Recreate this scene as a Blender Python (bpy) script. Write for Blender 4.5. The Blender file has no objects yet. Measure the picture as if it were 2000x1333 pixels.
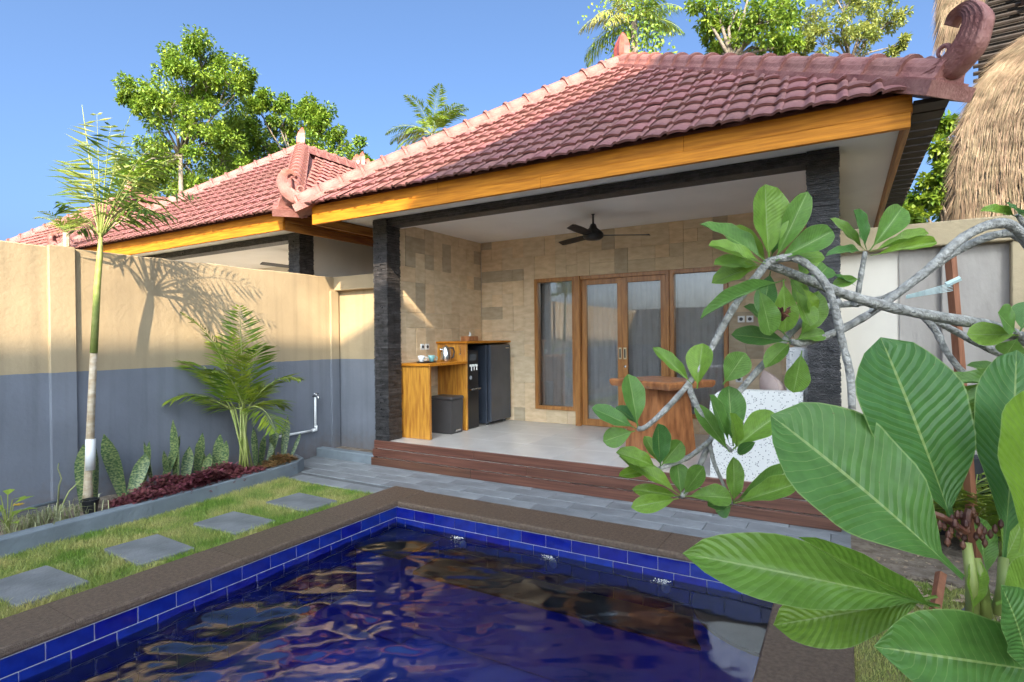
import bpy, bmesh, math, random
from mathutils import Vector as V, Matrix as M
R = math.radians
random.seed(7)
sc = bpy.context.scene
col = sc.collection
# ------------------------------------------------------------------ camera
F, CX, CY, H = 1100.0, 1000.0, 666.5, 1.572
def _rows():
    a = V((-860-CX, -(680-CY), -F)); b = V((1650-CX, -(653-CY), -F))
    Y = b.normalized(); X = (-a).normalized(); X = (X - Y*X.dot(Y)).normalized()
    return X, Y, X.cross(Y)
RX, RY, RZ = _rows()
ROT = M((RX, RY, RZ))
EYE = V((0, 0, H))
def ray(px, py): return ROT @ V((px-CX, -(py-CY), -F)) / F
def at(px, py, d): return EYE + ray(px, py)*d
def onz(px, py, z=0.): d = ray(px, py); return EYE + d*((z-H)/d.z)
def onx(px, py, x): d = ray(px, py); return EYE + d*(x/d.x)
def ony(px, py, y): d = ray(px, py); return EYE + d*(y/d.y)
cam = bpy.data.cameras.new('camera'); co = bpy.data.objects.new('camera', cam); col.objects.link(co)
m4 = ROT.to_4x4(); m4.translation = EYE; co.matrix_world = m4
cam.sensor_width = 36; cam.lens = 36*F/2000; cam.clip_start = .05; cam.clip_end = 3000
sc.camera = co
# ------------------------------------------------------------------ light
LIGHT = V((-.58, 1, -.76)).normalized()
sun_to = -LIGHT
elev = math.asin(sun_to.z)
w = bpy.data.worlds.new('World'); sc.world = w; w.use_nodes = True
nt = w.node_tree; bg = nt.nodes['Background']
sky = nt.nodes.new('ShaderNodeTexSky'); sky.sky_type = 'NISHITA'; sky.sun_disc = False
sky.sun_elevation = elev; sky.sun_rotation = math.atan2(sun_to.x, sun_to.y)
sky.altitude = 0; sky.air_density = .5; sky.dust_density = 7; sky.ozone_density = 6
tint = nt.nodes.new('ShaderNodeMix'); tint.data_type = 'RGBA'; tint.blend_type = 'MULTIPLY'; tint.inputs[0].default_value = 1; tint.inputs[7].default_value = (.90, 1, .96, 1)
nt.links.new(sky.outputs[0], tint.inputs[6]); nt.links.new(tint.outputs[2], bg.inputs[0]); bg.inputs[1].default_value = .15
sl = bpy.data.lights.new('sun', 'SUN'); sl.energy = 3.6; sl.angle = R(.45); sl.color = (1, .81, .58)
so = bpy.data.objects.new('sun', sl); col.objects.link(so)
so.rotation_euler = LIGHT.to_track_quat('-Z', 'Y').to_euler(); so.location = (6, -8, 14)
sc.cycles.max_bounces = 14; sc.cycles.diffuse_bounces = 7; sc.cycles.transparent_max_bounces = 12
sc.view_settings.view_transform = 'Standard'; sc.view_settings.look = 'None'
sc.view_settings.exposure = 1.78; sc.view_settings.gamma = 1
# ------------------------------------------------------------------ materials
MATS = {}
def mat(name, c, rough=.6, var=.15, scale=6., bump=0., bscale=40., spec=.5, c2=None, rnd=0., isl=0., stretch=(1,1,1), metal=0., fac=(.35,.65), coat=0., trans=0., detail=4.):
    """noise-mottled colour c..c2, optional per-object (rnd) / per-island (isl) value jitter, bump"""
    m = bpy.data.materials.new(name); m.use_nodes = True; n = m.node_tree; L = n.links
    b = n.nodes['Principled BSDF']; b.inputs['Roughness'].default_value = rough
    b.inputs['Specular IOR Level'].default_value = spec; b.inputs['Metallic'].default_value = metal
    b.inputs['Coat Weight'].default_value = coat
    tc = n.nodes.new('ShaderNodeTexCoord'); mp = n.nodes.new('ShaderNodeMapping'); mp.inputs['Scale'].default_value = stretch
    L.new(tc.outputs['Object'], mp.inputs[0])
    no = n.nodes.new('ShaderNodeTexNoise'); no.inputs['Scale'].default_value = scale; no.inputs['Detail'].default_value = detail
    L.new(mp.outputs[0], no.inputs['Vector'])
    rp = n.nodes.new('ShaderNodeMapRange'); rp.inputs[1].default_value = fac[0]; rp.inputs[2].default_value = fac[1]; L.new(no.outputs[0], rp.inputs[0])
    mx = n.nodes.new('ShaderNodeMix'); mx.data_type = 'RGBA'
    if c2 is None: c2 = tuple(min(1, x*(1+var)) for x in c); c1 = tuple(x*(1-var) for x in c)
    else: c1 = c
    mx.inputs[6].default_value = (*c1, 1); mx.inputs[7].default_value = (*c2, 1); L.new(rp.outputs[0], mx.inputs[0])
    out = mx.outputs[2]
    if rnd or isl:
        hs = n.nodes.new('ShaderNodeHueSaturation'); L.new(out, hs.inputs['Color'])
        if rnd: src = n.nodes.new('ShaderNodeObjectInfo').outputs['Random']
        else: src = n.nodes.new('ShaderNodeNewGeometry').outputs['Random Per Island']
        k = rnd or isl
        r2 = n.nodes.new('ShaderNodeMapRange'); r2.inputs[3].default_value = 1-k; r2.inputs[4].default_value = 1+k; L.new(src, r2.inputs[0]); L.new(r2.outputs[0], hs.inputs['Value'])
        r3 = n.nodes.new('ShaderNodeMapRange'); r3.inputs[3].default_value = .5+.05*k; r3.inputs[4].default_value = .5-.05*k; L.new(src, r3.inputs[0]); L.new(r3.outputs[0], hs.inputs['Hue'])
        out = hs.outputs[0]
    L.new(out, b.inputs['Base Color'])
    if bump:
        nb = n.nodes.new('ShaderNodeTexNoise'); nb.inputs['Scale'].default_value = bscale; nb.inputs['Detail'].default_value = 5; L.new(mp.outputs[0], nb.inputs['Vector'])
        bp = n.nodes.new('ShaderNodeBump'); bp.inputs['Strength'].default_value = bump; bp.inputs['Distance'].default_value = .02
        L.new(nb.outputs[0], bp.inputs['Height']); L.new(bp.outputs[0], b.inputs['Normal'])
    if trans:
        tr = n.nodes.new('ShaderNodeBsdfTranslucent'); ms = n.nodes.new('ShaderNodeMixShader'); ms.inputs[0].default_value = trans
        L.new(out, tr.inputs[0]); L.new(b.outputs[0], ms.inputs[1]); L.new(tr.outputs[0], ms.inputs[2]); L.new(ms.outputs[0], n.nodes['Material Output'].inputs[0])
    m['out'] = 1; MATS[name] = m
    return m
def two_tone(name, lo, hi, zc, rough=.85):
    m = mat(name, hi, rough, bump=.2, bscale=24); n = m.node_tree; L = n.links; b = n.nodes['Principled BSDF']
    g = n.nodes.new('ShaderNodeNewGeometry'); sx = n.nodes.new('ShaderNodeSeparateXYZ'); L.new(g.outputs['Position'], sx.inputs[0])
    nz = n.nodes.new('ShaderNodeTexNoise'); nz.inputs['Scale'].default_value = 9; L.new(g.outputs['Position'], nz.inputs['Vector'])
    ad = n.nodes.new('ShaderNodeMath'); ad.operation = 'MULTIPLY_ADD'; ad.inputs[1].default_value = .012; L.new(nz.outputs[0], ad.inputs[0]); L.new(sx.outputs[2], ad.inputs[2])
    gt = n.nodes.new('ShaderNodeMath'); gt.operation = 'GREATER_THAN'; gt.inputs[1].default_value = zc+.006; L.new(ad.outputs[0], gt.inputs[0])
    # soft stains
    st = n.nodes.new('ShaderNodeTexNoise'); st.inputs['Scale'].default_value = 1.6; st.inputs['Detail'].default_value = 7; L.new(g.outputs['Position'], st.inputs['Vector'])
    rp = n.nodes.new('ShaderNodeMapRange'); rp.inputs[1].default_value = .4; rp.inputs[2].default_value = .7; rp.inputs[3].default_value = .86; rp.inputs[4].default_value = 1.08; L.new(st.outputs[0], rp.inputs[0])
    mx = n.nodes.new('ShaderNodeMix'); mx.data_type = 'RGBA'; mx.inputs[6].default_value = (*lo, 1); mx.inputs[7].default_value = (*hi, 1); L.new(gt.outputs[0], mx.inputs[0])
    mu = n.nodes.new('ShaderNodeMix'); mu.data_type = 'RGBA'; mu.blend_type = 'MULTIPLY'; mu.inputs[0].default_value = 1; L.new(mx.outputs[2], mu.inputs[6]); L.new(rp.outputs[0], mu.inputs[7])
    mp2 = n.nodes.new('ShaderNodeMapping'); mp2.inputs['Scale'].default_value = (7, 7, .35); L.new(g.outputs['Position'], mp2.inputs[0])
    sk = n.nodes.new('ShaderNodeTexNoise'); sk.inputs['Scale'].default_value = 1.5; sk.inputs['Detail'].default_value = 6; L.new(mp2.outputs[0], sk.inputs['Vector'])
    r4 = n.nodes.new('ShaderNodeMapRange'); r4.inputs[1].default_value = .48; r4.inputs[2].default_value = .75; r4.inputs[3].default_value = 1.02; r4.inputs[4].default_value = .84; L.new(sk.outputs[0], r4.inputs[0])
    m2 = n.nodes.new('ShaderNodeMix'); m2.data_type = 'RGBA'; m2.blend_type = 'MULTIPLY'; m2.inputs[0].default_value = 1; L.new(mu.outputs[2], m2.inputs[6]); L.new(r4.outputs[0], m2.inputs[7])
    dn_ = n.nodes.new('ShaderNodeTexNoise'); dn_.inputs['Scale'].default_value = 14; dn_.inputs['Detail'].default_value = 8; L.new(g.outputs['Position'], dn_.inputs['Vector'])
    a5 = n.nodes.new('ShaderNodeMath'); a5.operation = 'MULTIPLY_ADD'; a5.inputs[1].default_value = -.5; L.new(dn_.outputs[0], a5.inputs[0]); L.new(sx.outputs[2], a5.inputs[2])
    r5 = n.nodes.new('ShaderNodeMapRange'); r5.inputs[1].default_value = -.22; r5.inputs[2].default_value = .06; r5.inputs[3].default_value = .45; r5.inputs[4].default_value = 0; L.new(a5.outputs[0], r5.inputs[0])
    m3 = n.nodes.new('ShaderNodeMix'); m3.data_type = 'RGBA'; m3.inputs[7].default_value = (.14, .10, .07, 1); L.new(r5.outputs[0], m3.inputs[0]); L.new(m2.outputs[2], m3.inputs[6])
    L.new(m3.outputs[2], b.inputs['Base Color'])
    return m
CREAM = (.40, .31, .19); GREY = (.17, .185, .22)
wall_m = two_tone('painted_render', GREY, CREAM, 1.30)
cream_m = mat('cream_render', CREAM, .85, .06, 3, bump=.3, bscale=28)
white_m = mat('white_paint', (.86, .83, .79), .7, .03, 2)
whitewall_m = mat('pale_wall', (.62, .56, .48), .8, .05, 2)
tile_m = mat('clay_tile', (.185, .07, .064), .65, .2, 4, bump=.4, bscale=60, c2=(.285, .13, .115), rnd=.15, detail=7)
tilej_m = mat('clay_tile_far', (.22, .08, .068), .65, .2, 5, c2=(.33, .145, .122), isl=.2)
cap_m = mat('clay_cap', (.19, .068, .058), .6, .2, 7, bump=.4, bscale=45, c2=(.31, .145, .122), rnd=.07)
glaze_m = mat('red_glazed_clay', (.30, .05, .03), .35, .2, 9, c2=(.42, .12, .08))
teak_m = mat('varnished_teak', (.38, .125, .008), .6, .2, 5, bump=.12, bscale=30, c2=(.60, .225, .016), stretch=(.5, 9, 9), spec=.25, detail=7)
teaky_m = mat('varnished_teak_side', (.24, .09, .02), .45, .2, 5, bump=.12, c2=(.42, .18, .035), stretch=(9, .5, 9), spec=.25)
teakz_m = mat('varnished_teak_upright', (.36, .13, .018), .38, .2, 5, bump=.12, c2=(.62, .29, .04), stretch=(7, 7, .7), coat=.3, detail=6)
door_m = mat('door_teak', (.30, .12, .03), .35, .2, 5, c2=(.46, .21, .06), stretch=(7, 7, .7), coat=.3)
riser_m = mat('red_brown_plank', (.085, .033, .02), .45, .2, 5, bump=.15, c2=(.165, .068, .042), stretch=(.3, 14, 14), rnd=.12, coat=.15)
slab_m = mat('live_edge_wood', (.22, .075, .025), .4, .2, 4, bump=.2, c2=(.46, .19, .07), stretch=(4, 4, 1), coat=.25, detail=8)
black_m = mat('black_split_stone', (.02, .019, .02), .42, .3, 14, bump=.5, bscale=90, c2=(.055, .05, .05), isl=.4)
floor_m = mat('patio_floor_tile', (.50, .46, .425), .3, .12, 3, c2=(.60, .56, .52), rnd=.04, detail=7)
slate_m = mat('grey_slate_tile', (.17, .18, .19), .6, .2, 3, bump=.3, bscale=25, c2=(.27, .285, .30), rnd=.10, detail=8)
step_m = mat('stepping_stone_slate', (.12, .13, .135), .7, .2, 4, bump=.4, bscale=30, c2=(.19, .20, .205), rnd=.05, detail=8)
coping_m = mat('dark_andesite', (.095, .062, .042), .45, .3, 45, bump=.6, bscale=190, c2=(.165, .115, .078), rnd=.05, detail=8)
kerb_m = mat('grey_painted_kerb', (.17, .20, .225), .75, .12, 4, bump=.3, bscale=30)
soil_m = mat('garden_soil', (.16, .115, .08), .95, .3, 12, bump=1, bscale=60, c2=(.30, .24, .18))
blue_m = mat('cobalt_pool_tile', (.004, .010, .16), .12, .25, 9, c2=(.006, .018, .24), rnd=.12, spec=.6, coat=.4)
grout_m = mat('pale_grout', (.50, .52, .58), .8, .1, 9)
shell_m = mat('blue_pool_floor', (.012, .10, .80), .3, .4, 1.6, c2=(.04, .22, .95))
poolstone_m = mat('underwater_stone', (.05, .052, .045), .6, .3, 5, c2=(.10, .10, .085))
steel_m = mat('brushed_steel', (.62, .62, .62), .22, .05, 8, metal=1)
dark_m = mat('black_plastic', (.014, .015, .018), .28, .1, 8)
fridge_m = mat('dark_blue_fridge', (.035, .043, .06), .25, .08, 4, coat=.3)
bin_m = mat('charcoal_bin_plastic', (.06, .055, .055), .45, .06, 8)
fan_m = mat('black_fan_metal', (.012, .012, .013), .4, .1, 8)
porcelain_m = mat('white_porcelain', (.8, .8, .78), .2, .03, 8)
teal_m = mat('teal_ceramic', (.25, .5, .5), .3, .1, 8)
pvc_m = mat('white_pvc', (.72, .72, .72), .4, .05, 8)
pillow_m = mat('blush_cushion', (.58, .45, .40), .9, .05, 8, bump=.2, bscale=120)
curtain_m = mat('sheer_curtain', (.86, .85, .83), .9, .05, 8, trans=.35)
bark_m = mat('grey_bark', (.12, .10, .075), .9, .3, 9, bump=.6, bscale=30, c2=(.24, .20, .16))
plbark_m = mat('plumeria_bark', (.24, .23, .205), .85, .3, 30, bump=1, bscale=70, c2=(.48, .455, .41), stretch=(1, 1, 1))
greenstem_m = mat('green_stem', (.22, .28, .06), .5, .2, 12, c2=(.34, .36, .12))
palmbark_m = mat('palm_trunk', (.36, .27, .17), .8, .3, 10, bump=.4, bscale=30, c2=(.52, .44, .33), stretch=(1, 1, 2.2))
def leafmat(n, c, c2, isl=.3, trans=.3, rough=.45): return mat(n, c, rough, .2, 3, c2=c2, isl=isl, trans=trans)
leafA_m = leafmat('tree_leaf', (.12, .225, .022), (.26, .36, .04))
leafB_m = leafmat('tree_leaf_dark', (.10, .20, .018), (.23, .32, .03))
leafC_m = leafmat('tree_leaf_olive', (.18, .24, .045), (.32, .34, .08))
frond_m = leafmat('palm_frond', (.10, .19, .015), (.26, .32, .03), .25)
frondy_m = leafmat('dry_palm_frond', (.22, .24, .04), (.40, .36, .10), .25)
bamboo_m = leafmat('bamboo_palm_leaf', (.07, .145, .02), (.20, .24, .04), .35)
sans_m = mat('snake_plant_leaf', (.035, .08, .03), .45, .2, 45, c2=(.20, .24, .09), stretch=(1, 1, 1.6), fac=(.42, .6))
maroon_m = leafmat('maroon_leaf', (.10, .022, .03), (.24, .07, .075), .4, .2)
rust_m = leafmat('rust_leaf', (.17, .09, .03), (.28, .16, .06), .4, .2)
grass_m = leafmat('lawn_blade', (.18, .31, .045), (.50, .47, .17), .35, .3, .6)
tuft_m = leafmat('pale_grass_blade', (.25, .28, .12), (.45, .45, .26), .3, .3, .6)
turf_m = mat('turf_soil', (.17, .19, .05), .95, .3, 14, bump=.6, c2=(.26, .23, .08))
thatch_m = mat('straw_thatch', (.11, .075, .045), .9, .3, 16, bump=1, bscale=30, c2=(.23, .17, .105), stretch=(9, 9, .7), detail=8)
straw_m = mat('straw_strand', (.12, .085, .052), .9, .3, 6, c2=(.25, .19, .12), isl=.4)
bambood_m = mat('dark_bamboo', (.014, .010, .008), .7, .3, 8, c2=(.035, .024, .018))
stake_m = mat('brown_stake', (.20, .075, .035), .7, .2, 8, c2=(.30, .12, .06), stretch=(5, 5, .6))
ground_m = mat('far_ground', (.10, .11, .05), .95, .3, .6, c2=(.18, .15, .09))
# stone cladding: tan with grey blocks by object
def stone_mat():
    m = mat('sandstone_cladding', (.60, .455, .285), .75, .1, 7, bump=.3, bscale=40, c2=(.72, .57, .38), stretch=(1, 1, 2.5), detail=7)
    n = m.node_tree; L = n.links; b = n.nodes['Principled BSDF']; src = b.inputs['Base Color'].links[0].from_socket
    oi = n.nodes.new('ShaderNodeObjectInfo'); cr = n.nodes.new('ShaderNodeValToRGB'); L.new(oi.outputs['Random'], cr.inputs[0])
    e = cr.color_ramp; e.interpolation = 'CONSTANT'; e.elements[0].color = (.68, .70, .73, 1); e.elements[1].position = .08; e.elements[1].color = (.85, .85, .85, 1)
    for q, c in ((.16, (.95, .94, .92, 1)), (.4, (1, 1, 1, 1)), (.68, (1.05, 1.0, .95, 1)), (.85, (1.0, .98, .97, 1))):
        x = e.elements.new(q); x.color = c
    mu = n.nodes.new('ShaderNodeMix'); mu.data_type = 'RGBA'; mu.blend_type = 'MULTIPLY'; mu.inputs[0].default_value = 1
    L.new(src, mu.inputs[6]); L.new(cr.outputs[0], mu.inputs[7]); L.new(mu.outputs[2], b.inputs['Base Color'])
    return m
stone_m = stone_mat()
def terrazzo_mat():
    m = mat('white_terrazzo', (.66, .65, .62), .5, .04, 3); n = m.node_tree; L = n.links; b = n.nodes['Principled BSDF']
    tc = n.nodes.new('ShaderNodeTexCoord'); vo = n.nodes.new('ShaderNodeTexVoronoi'); vo.inputs['Scale'].default_value = 85; L.new(tc.outputs['Object'], vo.inputs['Vector'])
    wn = n.nodes.new('ShaderNodeSeparateColor'); L.new(vo.outputs['Color'], wn.inputs[0])
    gt = n.nodes.new('ShaderNodeMath'); gt.operation = 'GREATER_THAN'; gt.inputs[1].default_value = .72; L.new(wn.outputs[0], gt.inputs[0])
    lt = n.nodes.new('ShaderNodeMath'); lt.operation = 'LESS_THAN'; lt.inputs[1].default_value = .42; L.new(vo.outputs['Distance'], lt.inputs[0])
    an = n.nodes.new('ShaderNodeMath'); an.operation = 'MULTIPLY'; L.new(gt.outputs[0], an.inputs[0]); L.new(lt.outputs[0], an.inputs[1])
    mx = n.nodes.new('ShaderNodeMix'); mx.data_type = 'RGBA'; mx.inputs[6].default_value = (.66, .65, .62, 1); mx.inputs[7].default_value = (.2, .2, .2, 1); L.new(an.outputs[0], mx.inputs[0])
    L.new(mx.outputs[2], b.inputs['Base Color']); return m
terrazzo_m = terrazzo_mat()
def water_mat():
    m = bpy.data.materials.new('pool_water'); m.use_nodes = True; n = m.node_tree; L = n.links; n.nodes.remove(n.nodes['Principled BSDF'])
    tc = n.nodes.new('ShaderNodeTexCoord'); mp = n.nodes.new('ShaderNodeMapping'); mp.inputs['Scale'].default_value = (1, .8, 1); mp.inputs['Rotation'].default_value = (0, 0, R(30)); L.new(tc.outputs['Object'], mp.inputs[0])
    fr = n.nodes.new('ShaderNodeFresnel'); fr.inputs[0].default_value = 2.35
    gl = n.nodes.new('ShaderNodeBsdfGlossy'); gl.inputs['Roughness'].default_value = .09
    tr = n.nodes.new('ShaderNodeBsdfTransparent'); tr.inputs[0].default_value = (.86, .93, 1, 1)
    ms = n.nodes.new('ShaderNodeMixShader'); L.new(fr.outputs[0], ms.inputs[0]); L.new(tr.outputs[0], ms.inputs[1]); L.new(gl.outputs[0], ms.inputs[2])
    L.new(ms.outputs[0], n.nodes['Material Output'].inputs[0]); return m
water_m = water_mat()
def glass_mat():
    m = bpy.data.materials.new('door_glass'); m.use_nodes = True; n = m.node_tree; L = n.links; n.nodes.remove(n.nodes['Principled BSDF'])
    fr = n.nodes.new('ShaderNodeFresnel'); fr.inputs[0].default_value = 2.1
    gl = n.nodes.new('ShaderNodeBsdfGlossy'); gl.inputs['Roughness'].default_value = .0
    tr = n.nodes.new('ShaderNodeBsdfTransparent'); tr.inputs[0].default_value = (.97, .97, .97, 1)
    ms = n.nodes.new('ShaderNodeMixShader'); L.new(fr.outputs[0], ms.inputs[0]); L.new(tr.outputs[0], ms.inputs[1]); L.new(gl.outputs[0], ms.inputs[2])
    L.new(ms.outputs[0], n.nodes['Material Output'].inputs[0]); return m
glass_m = glass_mat()
def plum_mat():
    m = bpy.data.materials.new('plumeria_leaf'); m.use_nodes = True; n = m.node_tree; L = n.links; b = n.nodes['Principled BSDF']
    b.inputs['Roughness'].default_value = .38; b.inputs['Specular IOR Level'].default_value = .45
    uv = n.nodes.new('ShaderNodeUVMap'); sp = n.nodes.new('ShaderNodeSeparateXYZ'); L.new(uv.outputs[0], sp.inputs[0])   # u 0..1 across, v 0..1 along
    def math_(op, a, bb=None, c=None):
        x = n.nodes.new('ShaderNodeMath'); x.operation = op
        for i, s in enumerate((a, bb, c)):
            if s is None: continue
            if isinstance(s, (int, float)): x.inputs[i].default_value = s
            else: L.new(s, x.inputs[i])
        return x.outputs[0]
    au = math_('ABSOLUTE', math_('SUBTRACT', sp.outputs[0], .5))
    wob = n.nodes.new('ShaderNodeTexNoise'); wob.inputs['Scale'].default_value = 4; wob.inputs['Detail'].default_value = 3; L.new(uv.outputs[0], wob.inputs['Vector'])
    ph = math_('ADD', math_('SUBTRACT', math_('MULTIPLY', sp.outputs[1], 21.), math_('MULTIPLY', au, 7.)), math_('MULTIPLY', wob.outputs[0], .7))
    saw = math_('ABSOLUTE', math_('SUBTRACT', math_('FRACT', ph), .5))           # 0 at vein centre .. .5
    vein = math_('MULTIPLY', math_('LESS_THAN', saw, .04), math_('MULTIPLY', wob.outputs[0], .7))
    mid = math_('LESS_THAN', au, .014)
    vv = math_('MAXIMUM', math_('MAXIMUM', vein, mid), math_('MULTIPLY', math_('GREATER_THAN', au, .486), .7))
    oi = n.nodes.new('ShaderNodeObjectInfo')
    c1 = n.nodes.new('ShaderNodeMix'); c1.data_type = 'RGBA'; c1.inputs[6].default_value = (.075, .205, .05, 1); c1.inputs[7].default_value = (.24, .39, .04, 1); L.new(oi.outputs['Random'], c1.inputs[0])
    no = n.nodes.new('ShaderNodeTexNoise'); no.inputs['Scale'].default_value = 9; tc = n.nodes.new('ShaderNodeTexCoord'); L.new(tc.outputs['Object'], no.inputs['Vector'])
    rp = n.nodes.new('ShaderNodeMapRange'); rp.inputs[3].default_value = .62; rp.inputs[4].default_value = 1.4; no.inputs['Detail'].default_value = 6; L.new(no.outputs[0], rp.inputs[0])
    mu = n.nodes.new('ShaderNodeMix'); mu.data_type = 'RGBA'; mu.blend_type = 'MULTIPLY'; mu.inputs[0].default_value = 1; L.new(c1.outputs[2], mu.inputs[6]); L.new(rp.outputs[0], mu.inputs[7])
    mv = n.nodes.new('ShaderNodeMix'); mv.data_type = 'RGBA'; mv.inputs[7].default_value = (.30, .42, .13, 1); L.new(vv, mv.inputs[0]); L.new(mu.outputs[2], mv.inputs[6])
    sp_ = n.nodes.new('ShaderNodeTexNoise'); sp_.inputs['Scale'].default_value = 38; sp_.inputs['Detail'].default_value = 2; L.new(uv.outputs[0], sp_.inputs['Vector'])
    sk = math_('MULTIPLY', math_('GREATER_THAN', sp_.outputs[0], .735), .7)
    ms_ = n.nodes.new('ShaderNodeMix'); ms_.data_type = 'RGBA'; ms_.inputs[7].default_value = (.16, .10, .03, 1); L.new(sk, ms_.inputs[0]); L.new(mv.outputs[2], ms_.inputs[6]); mv = ms_
    L.new(mv.outputs[2], b.inputs['Base Color'])
    hh = math_('MULTIPLY', saw, 1.); bp = n.nodes.new('ShaderNodeBump'); bp.inputs['Strength'].default_value = .45; bp.inputs['Distance'].default_value = .004
    L.new(hh, bp.inputs['Height']); L.new(bp.outputs[0], b.inputs['Normal'])
    tr = n.nodes.new('ShaderNodeBsdfTranslucent'); L.new(mv.outputs[2], tr.inputs[0]); ms = n.nodes.new('ShaderNodeMixShader'); ms.inputs[0].default_value = .38
    L.new(b.outputs[0], ms.inputs[1]); L.new(tr.outputs[0], ms.inputs[2]); L.new(ms.outputs[0], n.nodes['Material Output'].inputs[0]); return m
plum_m = plum_mat()
# ------------------------------------------------------------------ mesh helpers
class MB:
    def __init__(s): s.v = []; s.f = []; s.uv = None
    def add(s, vs, fs):
        o = len(s.v); s.v += [tuple(x) for x in vs]; s.f += [tuple(i+o for i in f) for f in fs]; return s
    def box(s, x0, x1, y0, y1, z0, z1):
        return s.add([(x0,y0,z0),(x1,y0,z0),(x1,y1,z0),(x0,y1,z0),(x0,y0,z1),(x1,y0,z1),(x1,y1,z1),(x0,y1,z1)],
                     [(3,2,1,0),(4,5,6,7),(0,1,5,4),(1,2,6,5),(2,3,7,6),(3,0,4,7)])
    def cbox(s, x0, x1, y0, y1, z0, z1, c=.006):
        """box with chamfered edges"""
        vs = []; idx = {}
        X = (x0, x1); Y = (y0, y1); Z = (z0, z1)
        for i in (0,1):
            for j in (0,1):
                for k in (0,1):
                    sx, sy, sz = (c, -c)[i], (c, -c)[j], (c, -c)[k]
                    for a in range(3):
                        p = [X[i]+sx, Y[j]+sy, Z[k]+sz]; p[a] = (X[i], Y[j], Z[k])[a]
                        idx[(i,j,k,a)] = len(vs); vs.append(tuple(p))
        g = lambda i,j,k,a: idx[(i,j,k,a)]
        fs = []
        for a in range(3):
            b, d = (a+1)%3, (a+2)%3
            for e in (0,1):
                def c_(p, q):
                    t = [0,0,0]; t[a] = e; t[b] = p; t[d] = q; return g(*t, a)
                q = [c_(0,0), c_(1,0), c_(1,1), c_(0,1)]
                fs.append(tuple(q if e else q[::-1]))
            for p in (0,1):          # edges parallel to axis a
                for q in (0,1):
                    def e_(t_, ax):
                        t = [0,0,0]; t[a] = t_; t[b] = p; t[d] = q; return g(*t, ax)
                    f = [e_(0,b), e_(1,b), e_(1,d), e_(0,d)]
                    fs.append(tuple(f if p == q else f[::-1]))
        for i in (0,1):
            for j in (0,1):
                for k in (0,1):
                    f = [g(i,j,k,0), g(i,j,k,1), g(i,j,k,2)]
                    fs.append(tuple(f if (i+j+k) % 2 else f[::-1]))
        return s.add(vs, fs)
    def tube(s, pts, rad, n=8, cap=True, flat=1.):
        pts = [V(p) for p in pts]; k = len(pts); rs = rad if isinstance(rad, (list, tuple)) else [rad]*k
        up = V((0,0,1)); rings = []; prev = None; o = len(s.v)
        for i, p in enumerate(pts):
            d = (pts[min(i+1,k-1)] - pts[max(i-1,0)]).normalized()
            if prev is None:
                a = d.cross(up) if abs(d.z) < .95 else d.cross(V((0,1,0)))
            else: a = prev - d*prev.dot(d)
            a.normalize(); prev = a; b = d.cross(a)
            for j in range(n):
                t = 2*math.pi*j/n; s.v.append(tuple(p + (a*math.cos(t) + b*math.sin(t)*flat)*rs[i]))
        for i in range(k-1):
            for j in range(n):
                s.f.append((o+i*n+j, o+i*n+(j+1)%n, o+(i+1)*n+(j+1)%n, o+(i+1)*n+j))
        if cap: s.f.append(tuple(o+j for j in range(n))[::-1]); s.f.append(tuple(o+(k-1)*n+j for j in range(n)))
        return s
    def lathe(s, prof, c=(0,0,0), n=20):
        o = len(s.v); c = V(c)
        for r, z in prof:
            for j in range(n):
                t = 2*math.pi*j/n; s.v.append((c.x+r*math.cos(t), c.y+r*math.sin(t), c.z+z))
        k = len(prof)
        for i in range(k-1):
            for j in range(n): s.f.append((o+i*n+j, o+i*n+(j+1)%n, o+(i+1)*n+(j+1)%n, o+(i+1)*n+j))
        s.f.append(tuple(o+j for j in range(n))[::-1]); s.f.append(tuple(o+(k-1)*n+j for j in range(n)))
        return s
    def prism(s, poly, a0, a1, axis=1):
        """2D polygon extruded along axis (poly coords are the other two axes in order)"""
        n = len(poly); vs = []
        for t in (a0, a1):
            for p in poly:
                q = list(p); q.insert(axis, t); vs.append(tuple(q))
        fs = [tuple(range(n)), tuple(range(2*n-1, n-1, -1))] + [(i, i+n, (i+1)%n+n, (i+1)%n) for i in range(n)]
        return s.add(vs, fs)
    def quadleaf(s, p, d, nrm, L, W, fold=.15):
        """pointed leaf of two folded quads (4 tris)"""
        d = d.normalized(); sd = d.cross(nrm)
        if sd.length < 1e-4: sd = d.cross(V((.3,.5,.8)))
        sd.normalize(); u = sd.cross(d)
        a, b, t = p, p + d*L*.5 - u*L*.02, p + d*L - u*L*.12
        s.add([a, b+sd*W*.5+u*W*fold, t, b-sd*W*.5+u*W*fold, b], [(0,4,1),(4,2,1),(0,3,4),(4,3,2)])
    def mesh(s, name, m, smooth=False):
        me = bpy.data.meshes.new(name); me.from_pydata(s.v, [], s.f); me.materials.append(m); me.update()
        if smooth:
            me.polygons.foreach_set('use_smooth', [True]*len(me.polygons))
        return me
    def obj(s, name, m, parent=None, smooth=False, fix=True, **kw):
        me = s.mesh(name, m, smooth)
        if fix and len(s.f) < 4000:
            bm = bmesh.new(); bm.from_mesh(me); bmesh.ops.recalc_face_normals(bm, faces=bm.faces); bm.to_mesh(me); bm.free()
        return link(name, me, parent, **kw)
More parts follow.
